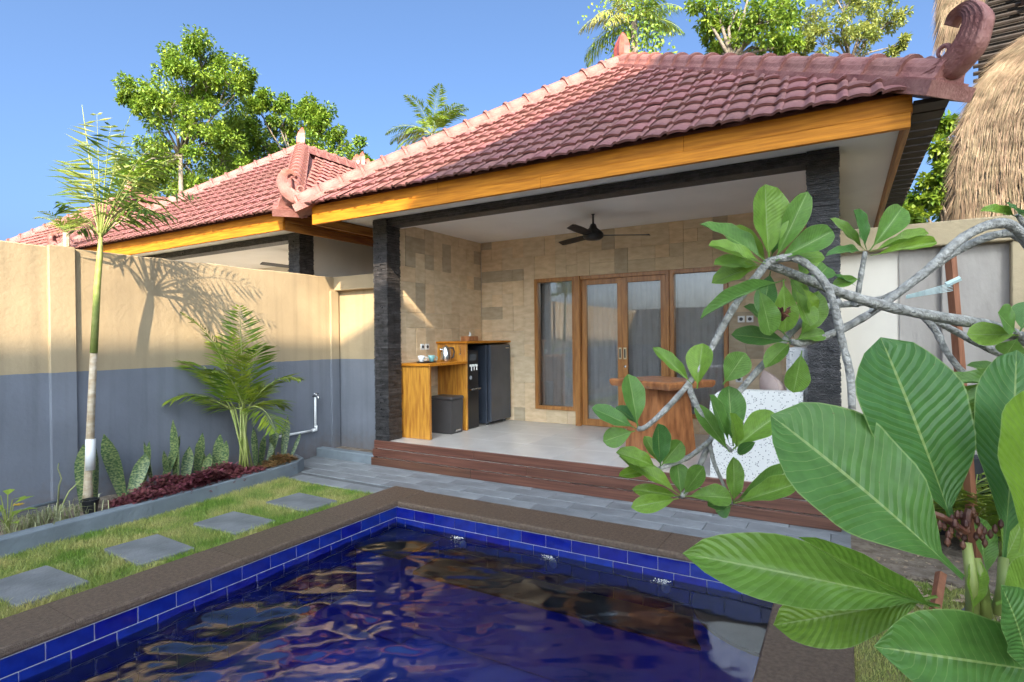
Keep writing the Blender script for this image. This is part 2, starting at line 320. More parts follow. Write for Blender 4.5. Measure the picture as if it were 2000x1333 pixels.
def link(name, me, parent=None, label=None, cat=None, group=None, kind=None, loc=None, mw=None):
    o = bpy.data.objects.new(name, me); col.objects.link(o)
    if parent is not None:
        o.parent = parent
        if parent.type == "EMPTY": o.matrix_parent_inverse = M.Translation(-parent.location)
    if label: o['label'] = label
    if cat: o['category'] = cat
    if group: o['group'] = group
    if kind: o['kind'] = kind
    if mw is not None: o.matrix_basis = mw
    elif loc is not None: o.location = loc
    return o
def thing(name, label, cat, loc=(0,0,0), group=None, rz=0):
    o = link(name, None, None, label, cat, group, loc=loc); o.rotation_euler.z = rz; o.empty_display_size = .2; return o
def copy_tree(o, parent=None):
    c = o.copy(); col.objects.link(c); c.parent = parent
    for ch in list(o.children): copy_tree(ch, c)
    return c
def frame(o, x, y, z): # matrix from axes
    m = M((x, y, z)).transposed().to_4x4(); m.translation = o; return m
# ================================================================== setting
PX0, PX1, PY0, PY1 = -3.72, -.34, -1.2, 4.08          # pool inside
CX0, CX1, CY0, CY1 = -4.10, .02, -1.58, 4.48          # coping outside
WZ = -.19
g = MB(); B = 900
xs = [-B, CX0+.1, CX1-.1, B]; ys = [-B, CY0+.1, CY1-.1, B]
for i in range(3):
    for j in range(3):
        if i == 1 and j == 1: continue
        g.add([(xs[i], ys[j], -.05), (xs[i+1], ys[j], -.05), (xs[i+1], ys[j+1], -.05), (xs[i], ys[j+1], -.05)], [(0,1,2,3)])
g.obj('ground', ground_m, kind='structure', fix=False)
# lawn soil sheets
MB().box(-5.9, CX0-.004, -3, 4.19, -.04, -.012).obj('lawn', turf_m, kind='structure')
MB().box(CX1+.004, 4.2, -3, 4.40, -.04, -.012).obj('lawn', turf_m, kind='structure')
KERB = [(-5.26,-1.5),(-5.29,.3),(-5.33,1.6),(-5.37,2.7),(-5.44,3.5),(-5.50,4.1),(-5.57,4.42),(-5.70,4.62),(-5.92,4.71),(-6.2,4.74)]
def kerb_x(y):
    for (a, b), (c, d) in zip(KERB, KERB[1:]):
        if b <= y <= d: return a + (c-a)*(y-b)/(d-b)
    return -5.3
def blades(name, n, region, m, hmin, hmax, wdt, lean=.5, z=-.012, keep=None, patch=True, **kw):
    b = MB(); x0, x1, y0, y1 = region; k = 0
    while k < n:
        x = random.uniform(x0, x1); y = random.uniform(y0, y1)
        if keep and not keep(x, y): continue
        k += 1; a = random.uniform(0, 6.28); h = random.uniform(hmin, hmax)
        if patch: h *= .65 + .35*(math.sin(x*3.1+y*1.7)*math.sin(y*2.3-x) + 1)
        dx, dy = math.cos(a)*wdt, math.sin(a)*wdt; l = random.uniform(.1, lean)*h; t = random.uniform(0, 6.28)
        tx, ty = l*math.cos(t), l*math.sin(t)
        b.add([(x-dx, y-dy, z), (x+dx, y+dy, z), (x+dx*.7+tx*.4, y+dy*.7+ty*.4, z+h*.6), (x-dx*.7+tx*.4, y-dy*.7+ty*.4, z+h*.6), (x+tx, y+ty, z+h)], [(0,1,2,3), (3,2,4)])
    return b.obj(name, m, fix=False, kind='stuff', **kw)
STONES = [(-4.51, 3.62), (-4.51, 2.93), (-4.51, 2.24), (-4.51, 1.54)]
def on_stone(x, y): return any(abs(x-a) < .28 and abs(y-b) < .185 for a, b in STONES)
blades('lawn_grass', 60000, (-5.5, CX0-.0, .5, 4.18), grass_m, .018, .05, .0022, .9,
       keep=lambda x, y: x > kerb_x(y)+.01 and not on_stone(x, y), label='short green lawn grass between planter kerb and pool', cat='grass')
blades('lawn_grass', 34000, (CX1+.01, 1.6, 1.8, 4.36), grass_m, .015, .04, .0022, .9, label='shaded lawn grass to the right of the pool', cat='grass')
for i, (x, y) in enumerate(STONES):
    o = MB().cbox(-.285, .285, -.19, .19, -.04, .022, .006).obj('stepping_stone', step_m, loc=(x, y, 0), label=['square grey slate stepping stone set in the lawn nearest the grey paving', 'second grey stepping stone in the lawn counted from the paving', 'third grey stepping stone in the lawn counted from the paving', 'fourth grey stepping stone in the lawn counted from the paving'][i], cat='stepping stone', group='stepping stones in the lawn')
    o.rotation_euler.z = R((-1.5, 2, -2.5, 2.5)[i])
# paving between pool and steps
pv = MB().box(-6.17, CX0+.0, 4.19, 5.62, -.04, -.006).box(CX0, 3, CY1+.002, 5.62, -.04, -.006).obj('pavement', mat('paving_bed', (.12, .125, .13), .9), kind='structure')
def kx(y): return kerb_x(y) if y < 4.74 else -6.17
pt = {}
y = 4.195; r = 0
while y < 5.19:
    h = .198; x = -6.4 + (.3 if r % 2 else 0)
    while x < 1.6:
        a, b = max(x, kx(y+.1)+.09 if y < 4.66 else -6.16), x+.598
        if y < CY1: b = min(b, CX0-.004)
        if y > 4.39 and y < CY1+.05 and x > CX0-.1: y_ = CY1+.004
        else: y_ = y
        if b-a > .05:
            key = (round(b-a, 3), round(h-(y_-y), 3))
            if key not in pt: pt[key] = MB().cbox(0, key[0]-.004, 0, key[1]-.004, -.03, .004, .003).mesh('paving_slab', slate_m)
            link('paving_slab', pt[key], pv, loc=(a, y_, random.uniform(-.001, .001)))
        x += .6
    y += .2 if y+.2 < 4.39 or y > 4.4 else .29; r += 1
    if abs(y-4.485) < .01: y = CY1+.004
# ---------------------------------------------------------------- pool
pool = thing('swimming_pool', 'rectangular swimming pool lined with cobalt blue tiles and dark stone coping', 'pool', (-2.03, 1.5, 0))
sh = MB(); D = -.98
sh.add([(PX0,PY0,D),(PX1,PY0,D),(PX1,PY1,D),(PX0,PY1,D),(PX0,PY0,-.03),(PX1,PY0,-.03),(PX1,PY1,-.03),(PX0,PY1,-.03)], [(0,1,2,3),(0,4,5,1),(1,5,6,2),(2,6,7,3),(3,7,4,0)])
sh.obj('basin', shell_m, pool, fix=False)
gb = MB().box(PX0-.05, PX1+.05, PY1-.004+.004, PY1+.05, -.75, -.035).box(PX0-.05, PX0, PY0, PY1, -.75, -.035)
tl = {}
def btile(wd):
    wd = round(wd, 3)
    if wd not in tl: tl[wd] = MB().cbox(0, wd, -.006, .004, 0, .094, .002).mesh('wall_tile', blue_m)
    return tl[wd]
gr = MB().box(PX0+.001, PX1-.001, PY1-.003, PY1+.02, -.636, -.036).obj('grout_bed', grout_m, pool)
gr2 = MB().box(PX0-.02, PX0+.003, PY0+.001, PY1-.004, -.636, -.036).obj('grout_bed', grout_m, pool)
for r in range(6):
    z = -.04-.1*(r+1)+.003; x = PX0+.004 - (.115 if r % 2 else .0)
    while x < PX1-.02:
        a = max(x, PX0+.005); b = min(x+.226, PX1-.003)
        if b-a > .03: link('wall_tile', btile(b-a), pool, loc=(a, PY1-.004, z))
        x += .23
    y = PY1-.008 + (.115 if r % 2 else 0)
    while y > .55:
        a = min(y, PY1-.011); b = y-.226
        if a-b > .03: link('wall_tile', btile(a-b), pool, mw=M.Translation((PX0+.004, a, z)) @ M.Rotation(R(-90), 4, 'Z'))
        y -= .23
# coping slabs with rounded nosing
def coping(a, b, horizontal, x0, x1):
    """slab profile across (u from inner edge to outer), length along"""
    w_ = .40; prof = [(w_, -.05), (w_, .016), (w_-.006, .02), (.012, .02), (.004, .014), (0, .002), (0, -.022), (.006, -.034), (.03, -.036), (.03, -.05)]
    m_ = MB(); m_.prism(prof, a+.0015, b-.0015, axis=1)
    return m_
cop = []
for i in range(6):
    a, b = CY0+i*1.01, CY0+(i+1)*1.01
    cop.append((a, b))
me = coping(0, 1.01, 0, 0, 0).mesh('coping_slab', coping_m)
for i in range(6):
    link('coping_slab', me, pool, mw=M.Translation((PX0+.018, CY0+.0+i*1.01, 0)) @ M.Scale(-1, 4, (1,0,0)))
    link('coping_slab', me, pool, loc=(PX1-.03, CY0+i*1.01, 0))
mf = coping(0, .835, 0, 0, 0).mesh('coping_slab', coping_m)
for i in range(4):
    link('coping_slab', mf, pool, mw=M.Translation((PX0+.03+i*.835, PY1-.02, 0)) @ M.Rotation(R(90), 4, 'Z') @ M.Scale(-1, 4, (0,1,0)))
MB().box(PX1-.03, CX1, CY0, CY0+.36, -.05, .02).obj('coping_slab', coping_m, pool)
# underwater ledges
MB().cbox(PX0+.006, PX1-.006, 3.72, PY1-.008, -.975, -.452, .01).obj('bench_riser', shell_m, pool)
MB().cbox(PX0+.006, PX1-.006, 3.70, PY1-.008, -.45, -.42, .008).obj('bench_ledge', poolstone_m, pool)
MB().cbox(PX0+.006, -3.20, 3.54, PY1-.009, -.975, -.262, .01).obj('step_riser', shell_m, pool)
MB().cbox(PX0+.006, -3.18, 3.52, PY1-.009, -.26, -.235, .008).obj('corner_step', poolstone_m, pool)
q = MB(); pl = [(PX1-.006, PY1-.009)] + [(PX1-.006-.58*math.cos(t), PY1-.009-.62*math.sin(t)) for t in [R(90*i/14) for i in range(15)]]
MB().prism([(PX1-.01+(a-PX1)*.97, PY1-.012+(b-PY1)*.97) for a, b in pl], -.975, -.265, axis=2).obj('step_riser', shell_m, pool)
q.prism(pl, -.263, -.24, axis=2).obj('rounded_step', poolstone_m, pool)
MB().box(-1.75, -1.42, .4, 3.69, D+.002, D+.012).obj('floor_stripe', poolstone_m, pool)
MB().box(-3.0, -2.2, 1.6, 3.0, D+.002, D+.012).obj('floor_stripe', poolstone_m, pool)
for x in (-2.93, -2.04, -1.13):
    jt = MB().lathe([(0, 0), (.035, 0), (.035, .008), (.02, .014), (.012, .006)], (0,0,0), 18).obj('water_inlet', porcelain_m, pool, mw=M.Translation((x, PY1-.008, WZ-.07)) @ M.Rotation(R(90), 4, 'X'))
    bb = MB()
    for k in range(60):
        r_ = random.uniform(.0015, .005); p = V((x+random.gauss(0, .03), PY1-.06-abs(random.gauss(0, .035)), WZ+.012)); bb.lathe([(.0005, -r_), (r_, 0), (.0005, r_*.5)], p, 5)
    bb.obj('foam', porcelain_m, pool, kind='stuff', fix=False)
from mathutils import noise as NZ
wt = MB(); nx, ny = 150, 230
for j in range(ny+1):
    for i in range(nx+1):
        x, y = PX0+(PX1-PX0)*i/nx, PY0+(PY1-PY0)*j/ny
        u, v = x*.87+y*.5, -x*.5+y*.87
        k = NZ.noise((u*1.9, v*3.4, 0))*.042 + NZ.noise((u*4.0+NZ.noise((u*2, v*2, 5))*1.5, v*7.5+3, 2))*.013 + NZ.noise((u*9, v*17, 4))*.0048 + NZ.noise((u*20, v*34, 7))*.0018
        e = min(1, min(x-PX0, PX1-x, PY1-y)/.25); wt.v.append((x, y, WZ + k*(.3+.7*e)*(.30+.70*min(1, max(0, (-1.35-x)/1.2)))*(.45+.55*min(1, max(0, (PY1+.2-y)/1.6)))))
wt.f = [(j*(nx+1)+i, j*(nx+1)+i+1, (j+1)*(nx+1)+i+1, (j+1)*(nx+1)+i) for j in range(ny) for i in range(nx)]
wt.obj('water', water_m, kind='structure', fix=False, smooth=True)
# ---------------------------------------------------------------- planter bed and walls
WX = -6.17
bed = thing('planter_bed', 'long planter bed along the wall with grey painted kerb', 'planter', (-5.7, 2.5, 0))
k = MB(); n = len(KERB); L_ = []
for i, p in enumerate(KERB):
    a = V(KERB[max(i-1, 0)]); b = V(KERB[min(i+1, n-1)]); d = (b-a).normalized(); nn = V((-d.y, d.x)); L_.append((V(p), V(p)+nn*.11))
vs = []
for o_, i_ in L_: vs += [(o_.x, o_.y, -.04), (o_.x-.004, o_.y, .125), (o_.x*.9+i_.x*.1, o_.y*.9+i_.y*.1, .135), (i_.x, i_.y, .135), (i_.x, i_.y, 0)]
fs = []
for i in range(n-1):
    for j in range(4): fs.append((i*5+j, i*5+j+1, i*5+j+6, i*5+j+5))
k.add(vs, fs).obj('kerb', kerb_m, bed)
s_ = MB(); N = 40; P_ = []
for i in range(N+1):
    y = -1.4 + 6.1*i/N; x0 = kerb_x(y)-.06
    for j in range(7):
        x = x0 + (WX-x0)*j/6; P_.append((x, y, .075 + .03*math.sin(x*9+y*3)*math.sin(y*5) + random.uniform(-.008, .008)))
s_.add(P_, [(i*7+j, i*7+j+1, i*7+j+8, i*7+j+7) for i in range(N) for j in range(6)])
s_.obj('soil', soil_m, bed, smooth=True)
MB().tube([(-6.10, .6, .10), (-6.08, 1.6, .125), (-6.10, 2.3, .15)], .014, 8).obj('hose', kerb_m, label='thin grey pipe lying along the foot of the wall', cat='pipe', smooth=True)
bw = thing('boundary_wall', 'rendered boundary wall painted cream above and slate grey below', 'wall', (WX, 2, 0))
w_ = MB(); N = 60; vs = []      # slightly uneven top
for i in range(N+1):
    y = -4 + 9.63*i/N; zt = 2.445+random.uniform(-.006, .006)
    vs += [(WX, y, -.05), (WX, y, zt-.01), (WX-.012, y, zt), (WX-.16, y, zt), (WX-.16, y, -.05)]
w_.add(vs, [(i*5+j, i*5+j+1, i*5+j+6, i*5+j+5) for i in range(N) for j in range(4)] + [(0,1,2,3,4), tuple(N*5+j for j in range(5))])
w_.obj('wall_body', wall_m, bw)
MB().cbox(WX-.01, WX+.035, 2.24, 2.445, -.05, 2.452, .006).obj('pilaster', wall_m, bw)
MB().cbox(WX-.01, WX+.03, 5.46, 5.60, .05, 2.25, .006).obj('pilaster', wall_m, bw)
xw = thing('cross_wall', 'rendered cross wall beside the left column with cream lintel on top', 'wall', (-5.6, 5.7, 0))
MB().box(WX-.16, -5.0, 5.632, 5.78, -.05, 2.26).obj('wall_body', wall_m, xw)
MB().cbox(WX-.16, -4.97, 5.54, 5.80, 2.255, 2.45, .008).obj('lintel', cream_m, xw)
MB().cbox(WX+.03, -5.09, 5.17, 5.29, -.05, .12, .01).obj('kerb', kerb_m, xw)
MB().box(WX+.02, -5.1, 5.29, 5.632, -.04, .06).obj('gravel', soil_m, xw)
xr = thing('cross_wall', 'grey cross wall with cream lintel beyond the right column', 'wall', (1, 5.7, 0))
rw_m = mat('weathered_grey_render', (.29, .255, .225), .85, .2, 2.5, bump=.4, bscale=25, c2=(.42, .375, .335), stretch=(1, 1, .35), detail=8)
MB().box(-.1, .39, 5.635, 5.78, -.05, 2.26).obj('wall_body', whitewall_m, xr)
MB().box(.39, 4.5, 5.62, 5.78, -.05, 2.26).obj('wall_body', rw_m, xr)
MB().cbox(.66, .74, 5.575, 5.62, -.05, 2.257, .008).obj('pilaster', rw_m, xr)
MB().cbox(1.08, 1.2, 5.55, 5.62, -.05, 2.257, .008).obj('pilaster', cream_m, xr)
MB().cbox(-.12, 4.5, 5.53, 5.82, 2.26, 2.45, .008).obj('lintel', cream_m, xr)
MB().box(.1, 4.5, 5.44, 5.62, -.05, .62).obj('plinth', mat('dark_plinth', (.03, .032, .036), .8, .2, 5), xr)
rwl = thing('boundary_wall', 'tall grey boundary wall closing the garden on the right side', 'wall', (3, 2, 0))
MB().box(3.0, 3.16, -6, 5.61, -.05, 2.45).obj('wall_body', wall_m, rwl)
# white pvc pipe and tap
pp = thing('water_pipe', 'white plastic water pipe with tap fixed to the grey wall', 'pipe', (WX, 5, .3))
MB().tube([(WX+.04, 4.60, .36), (WX+.04, 5.14, .36)], .016, 10).tube([(WX+.04, 5.16, .35), (WX+.04, 5.16, .80)], .016, 10).obj('tube', pvc_m, pp, smooth=True)
MB().tube([(WX+.04, 5.10, .36), (WX+.04, 5.165, .36), (WX+.04, 5.165, .42)], .023, 10).obj('elbow', pvc_m, pp, smooth=True)
MB().tube([(WX, 5.16, .81), (WX+.1, 5.16, .81), (WX+.115, 5.16, .77)], .014, 8).tube([(WX+.06, 5.16, .81), (WX+.06, 5.16, .85)], .008, 8).tube([(WX+.06, 5.12, .85), (WX+.06, 5.20, .85)], .007, 8).obj('tap', steel_m, pp, smooth=True)
# ================================================================== villa
PITCH = -6.44
AX, AY, AZ = -2.56, 7.325, 5.20
EX0, EX1, EY, EZ = -5.72, .61, 4.56, 3.15            # tile eave
RYB = 8.88                                            # ridge runs back to here
SL = V((0, AY-EY, AZ-EZ)); SLEN = SL.length; SN = V((0, -(AZ-EZ), AY-EY)).normalized(); SU = SL.normalized()
def tile_mesh(name, m, w_=.205, l_=.30):
    t = MB(); us_ = (0, .1, .25, .42, .56, .64, .70, .78, .86, .94, 1.0); zs_ = (.0, .006, .011, .010, .003, -.006, -.005, .011, .022, .022, .013); n = len(us_)-1; vs = []
    for v in (0, 1):
        for i in range(n+1):
            u = us_[i]; y = v*l_ - ((.016 if .76 < u else (-.012 if .6 < u < .72 else 0)) if v == 0 else 0)
            vs.append((u*w_*1.05, y, zs_[i] + (.034 if v == 0 else .0)))
    k = len(vs)
    vs += vs[:n+1] + [(x, y+.003, z-.021) for x, y, z in vs[:n+1]]
    t.add(vs, [(i, i+1, n+2+i, n+1+i) for i in range(n)] + [(k+n+1+i, k+n+2+i, k+i+1, k+i) for i in range(n)])
    return t
def clip(me, planes, name):
    bm = bmesh.new(); bm.from_mesh(me)
    for co_, no_ in planes:
        bmesh.ops.bisect_plane(bm, geom=bm.verts[:]+bm.edges[:]+bm.faces[:], plane_co=co_, plane_no=no_, clear_outer=True)
    out = None
    if bm.faces: out = bpy.data.meshes.new(name); bm.to_mesh(out); out.materials.append(tile_m)
    bm.free(); return out
tmesh = tile_mesh('roof_tile', tile_m).mesh('roof_tile', tile_m, True)
ROWS = 14; EXPO = SLEN/ROWS
def slope_tiles(x0, x1, o, ex, up, nrm, apex_u, limit, parent, spare, top_u=None):
    """tiles on a hip slope: o eave start, ex eave dir, width W; triangle (or trapezoid) up to apex"""
    W = x1-x0; cnt = 0
    for r_ in range(ROWS):
        f = r_/ROWS; lo = apex_u*f*W; hi = W - (1-(top_u if top_u is not None else apex_u))*f*W
        f1 = min(1, (r_+1.1)/ROWS)
        nn = int(W/.205)+1; off = 0
        for c in range(nn):
            a = c*.205; b = a+.217
            if b < lo+.09 or a > hi-.09: continue
            mw = frame(o + ex*a + up*(r_*EXPO-.03+random.uniform(-.006, .006)) + nrm*(.03+random.uniform(0, .005)), ex, up, nrm) @ M.Rotation(random.uniform(-.012, .012), 4, 'Z')
            me_ = tmesh
            sl_ = apex_u*W/SLEN; sr_ = (1-(top_u if top_u is not None else apex_u))*W/SLEN
            y0 = r_*EXPO-.03
            if a < sl_*(y0+.30) or b > W - sr_*(y0+.30):
                pl = [(V((sl_*y0-a+.07, 0, 0)), V((-1, sl_, 0)).normalized()), (V((W-sr_*y0-a-.07, 0, 0)), V((1, sr_, 0)).normalized())]
                me_ = clip(tmesh, pl, 'roof_tile')
                if me_ is None: continue
                me_.polygons.foreach_set('use_smooth', [True]*len(me_.polygons))
            if limit[0] > 0: limit[0] -= 1; link('roof_tile', me_, parent, mw=mw)
            else: spare.append((me_, mw))
def join_spare(spare, parent, name='distant_roof_tiles'):
    if not spare: return
    b = MB()
    for me_, mw in spare: b.add([mw @ v.co for v in me_.vertices], [tuple(p.vertices) for p in me_.polygons])
    b.obj(name, tilej_m, parent, smooth=True, fix=False, kind='stuff')
def cap_mesh(l_=.275, flare=1.):
    c = MB(); n = 10
    sec = [(-.15, -.10)] + [(-.10*math.cos(math.pi*i/n), .10*math.sin(math.pi*i/n)) for i in range(n+1)] + [(.15, -.10)]
    st = [(0, 1.0), (.0, 1.2), (.03, 1.22), (.04, 1.0), (l_+.02, .95)]
    m_ = len(sec); vs = []
    for y, s in st: vs += [(x*s, y, z*s + .0) for x, z in sec]
    fs = [(i*m_+j, i*m_+j+1, (i+1)*m_+j+1, (i+1)*m_+j) for i in range(len(st)-1) for j in range(m_-1)] + [tuple(range(m_))]
    return c.add(vs, fs)
capme = cap_mesh().mesh('ridge_cap', cap_m, False)
def caps(p0, p1, parent, n):
    d = (p1-p0); l_ = d.length/n; d.normalize(); x = d.cross(V((0,0,1))).normalized(); z = x.cross(d)
    for i in range(n):
        link('ridge_cap', capme, parent, mw=frame(p0 + d*l_*i + z*.065, x, d, z) @ M.Scale(l_/.275, 4, (0,1,0)))
def curl_ornament(p, d, parent, s=1., m=None):
    """curled wing ornament at a hip's lower end; d horizontal outward"""
    m = m or cap_m; up = V((0,0,1)); sd = d.cross(up)
    def P(a, z, o=0): return p + d*a*s + up*z*s + sd*o*s
    OU = [(-.5,-.03),(-.2,-.07),(.1,-.07),(.32,-.01),(.48,.13),(.58,.31),(.61,.49),(.56,.66),(.45,.77),(.31,.79),(.19,.73),(.13,.62)]
    IN = [(-.5,.15),(-.25,.16),(-.05,.17),(.10,.22),(.22,.32),(.29,.42),(.33,.51),(.34,.58),(.31,.63),(.26,.645),(.215,.62),(.19,.575)]
    def dens(Q):
        o_ = []
        for i in range(len(Q)-1):
            a_, b_, c_, e_ = V(Q[max(i-1, 0)]), V(Q[i]), V(Q[i+1]), V(Q[min(i+2, len(Q)-1)])
            for k in range(3): t = k/3; o_.append(.5*((2*b_) + (c_-a_)*t + (2*a_-5*b_+4*c_-e_)*t*t + (3*b_-a_-3*c_+e_)*t**3))
        return o_ + [V(Q[-1])]
    ou, inn = dens(OU), dens(IN); nA = 13; m_ = len(ou); vs = []; b = MB()
    for i in range(m_):
        lob = 1 + .03*math.sin(i*1.1)
        for side in (1, -1):
            for j in range(nA):
                t = j/(nA-1); q = inn[i].lerp(ou[i], t*lob if t > .5 else t); w = (.20*math.sin(math.pi*(.08+.84*t))**.7)*(1-.55*i/m_) + (.034 if j % 2 else -.010)
                vs.append(P(q.x, q.y, side*max(w, .012)))
    R2 = 2*nA
    for i in range(m_-1):
        for j in range(nA-1):
            a_ = i*R2+j; b.f.append((a_, a_+1, a_+R2+1, a_+R2)); c_ = i*R2+nA+j; b.f.append((c_, c_+R2, c_+R2+1, c_+1))
        b.f += [(i*R2, i*R2+R2, i*R2+R2+nA, i*R2+nA), (i*R2+nA-1, i*R2+R2-1, (i+1)*R2+R2-1, (i+1)*R2+nA-1)]
    for i in (0, m_-1): b.f += [(i*R2+j, i*R2+j+1, i*R2+nA+j+1, i*R2+nA+j) for j in range(nA-1)]
    b.v = [tuple(x) for x in vs]
    w = b.obj('curled_ornament', m, parent, smooth=True)
    for k, (a, z, r_) in enumerate(((.06, .32, .085), (-.14, .26, .075), (-.34, .22, .055))):
        MB().tube([P(a + r_*math.cos(t)*(1-t*.07), z + r_*math.sin(t)*(1-t*.07)) for t in [x*.5 for x in range(-3, 9)]], [r_*.5*s*(1-.05*i) for i in range(12)], 8).obj('scroll', m, w, smooth=True)
def finial(p, parent, h=.36, m=None, name='finial'):
    b = MB(); 
    prof = [(.0, .085), (.10, .09), (.12, .062), (.26, .08), (.5, .085), (.7, .066), (.86, .04), (1, .008)]
    n = 8
    for i, (t, r_) in enumerate(prof):
        for j in range(n):
            a = 2*math.pi*j/n; k = 1 + .22*math.cos(a*4)
            b.v.append((p.x + r_*k*math.cos(a)*1.1, p.y + r_*k*math.sin(a) + .05*t*t, p.z + t*h))
    b.f = [(i*n+j, i*n+(j+1) % n, (i+1)*n+(j+1) % n, (i+1)*n+j) for i in range(len(prof)-1) for j in range(n)] + [tuple(range(n)), tuple((len(prof)-1)*n+j for j in range(n))]
    return b.obj(name, m or glaze_m, parent, smooth=False)
def ridged(name, x0, x1, y0, y1, z0, z1, parent, faces='front', step=.018, vertical=True):
    """core box faced with thin uneven split-stone strips"""
    b = MB().box(x0+.008, x1-.008, y0+.008, y1-.008, z0, z1)
    z = z0
    while z < z1-.004:
        h = min(step*random.uniform(.75, 1.25), z1-z)
        segs = random.choice((1, 2, 2, 3)); xx = x0; ws = [random.uniform(.6, 1.4) for _ in range(segs)] if x1-x0 < .6 else [random.uniform(.6, 1.4) for _ in range(int((x1-x0)/.18))]
        tw = sum(ws)
        for w_ in ws:
            e = xx + (x1-x0)*w_/tw; d = random.uniform(-.005, .010)
            b.box(xx+.0005, e-.0005, y0-d, y0+.02, z+.0015, z+h-.0015); xx = e
        for sx, xa in ((1, x1), (-1, x0)):
            if x1-x0 > .6: break
            yy = y0; ws = [random.uniform(.6, 1.4) for _ in range(segs)]; tw = sum(ws)
            for w_ in ws:
                e = yy + (y1-y0)*w_/tw; d = random.uniform(-.005, .010)
                if sx > 0: b.box(xa-.02, xa+d, yy+.0005, e-.0005, z+.0015, z+h-.0015)
                else: b.box(xa-d, xa+.02, yy+.0005, e-.0005, z+.0015, z+h-.0015)
                yy = e
        z += h
    return b.obj(name, black_m, parent, fix=False)
def build_roof(villa, dx, tiles_front, tiles_right, limit):
    roof = MB()
    e = .03
    e = .05; i_ = .22; sl2 = (AZ-EZ)/(AY-EY)*i_; c = [V((EX0+dx+i_, EY+i_, EZ-e+sl2)), V((EX1+dx-i_, EY+i_, EZ-e+sl2)), V((EX1+dx-i_, RYB+AY-EY-i_, EZ-e+sl2)), V((EX0+dx+i_, RYB+AY-EY-i_, EZ-e+sl2))]
    a, b = V((AX+dx, AY, AZ-e)), V((AX+dx, RYB, AZ-e))
    roof.add(c + [a, b] + [p - V((0,0,.06)) for p in c], [(0,1,4), (1,2,5,4), (2,3,5), (3,0,4,5), (0,6,7,1), (1,7,8,2), (2,8,9,3), (3,9,6,0), (6,9,8,7)])
    ro = roof.obj('roof', tilej_m, villa)
    spare = []
    if tiles_front: slope_tiles(EX0, EX1, V((EX0+dx, EY, EZ)), V((1,0,0)), SU, SN, .5, limit, ro, spare)
    ap = V((AX+dx, AY, AZ))
    if tiles_right:
        # right slope: eave along +Y at x=EX1, from front corner back
        upv = V((AX-EX1, 0, AZ-EZ)); nr = V((AZ-EZ, 0, EX1-AX)).normalized(); ul = upv.length
        W = RYB+AY-EY-EY
        slope_tiles(0, W, V((EX1+dx, EY, EZ)), V((0,1,0)), upv.normalized(), nr, (AY-EY)/W, limit, ro, spare, top_u=(RYB-EY)/W)
    join_spare(spare, ro)
    cl, crr = V((EX0+dx, EY, EZ)), V((EX1+dx, EY, EZ))
    caps(cl + (ap-cl)*.01, ap, ro, 16); caps(crr + (ap-crr)*.01, ap, ro, 16); caps(ap, V((AX+dx, RYB, AZ)), ro, 6)
    for cn in (cl, crr):
        h_ = (ap-cn).normalized(); x_ = h_.cross(V((0,0,1))).normalized(); MB().box(-.15, .15, .02, (ap-cn).length, -.06, .03).obj('mortar_bed', cap_m, ro, mw=frame(cn, x_, h_, x_.cross(h_)))
        MB().box(-.2, .2, .0, .34, -.075, .015).obj('mortar_bed', cap_m, ro, mw=frame(cn, x_, h_, x_.cross(h_)))
        d = (cn-ap); d.z = 0; d.normalize(); curl_ornament(cn + (ap-cn)*.022 + V((0,0,.045)), d, ro, .50 if dx == 0 else .38)
    finial(ap + V((0, -.02, .04)), ro, .44)
    f = V((AX+dx, RYB, AZ+.03))
    for k in (-1, 0, 1): finial(f + V((.0+.0*k, .16*k, 0)), ro, .42-.1*abs(k), name='flame_finial')
    return ro
def fascia(villa, dx):
    x0, x1, y0, z0, z1 = -5.51+dx, .39+dx, 4.63, 2.955, 3.185
    mid = 3.06
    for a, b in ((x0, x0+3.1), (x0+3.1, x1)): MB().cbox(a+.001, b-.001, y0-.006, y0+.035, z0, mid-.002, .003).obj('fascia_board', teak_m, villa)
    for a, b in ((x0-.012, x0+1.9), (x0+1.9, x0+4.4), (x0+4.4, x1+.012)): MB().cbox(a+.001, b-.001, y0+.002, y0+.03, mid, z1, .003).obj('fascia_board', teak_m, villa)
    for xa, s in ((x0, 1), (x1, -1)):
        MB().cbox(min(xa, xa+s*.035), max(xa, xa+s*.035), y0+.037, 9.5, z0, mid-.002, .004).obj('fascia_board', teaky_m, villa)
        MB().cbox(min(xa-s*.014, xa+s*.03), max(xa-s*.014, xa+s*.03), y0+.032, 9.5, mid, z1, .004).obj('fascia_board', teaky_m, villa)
    MB().box(x0+.035, x1-.035, y0+.035, 9.5, 3.07, 3.10).obj('soffit', white_m, villa)
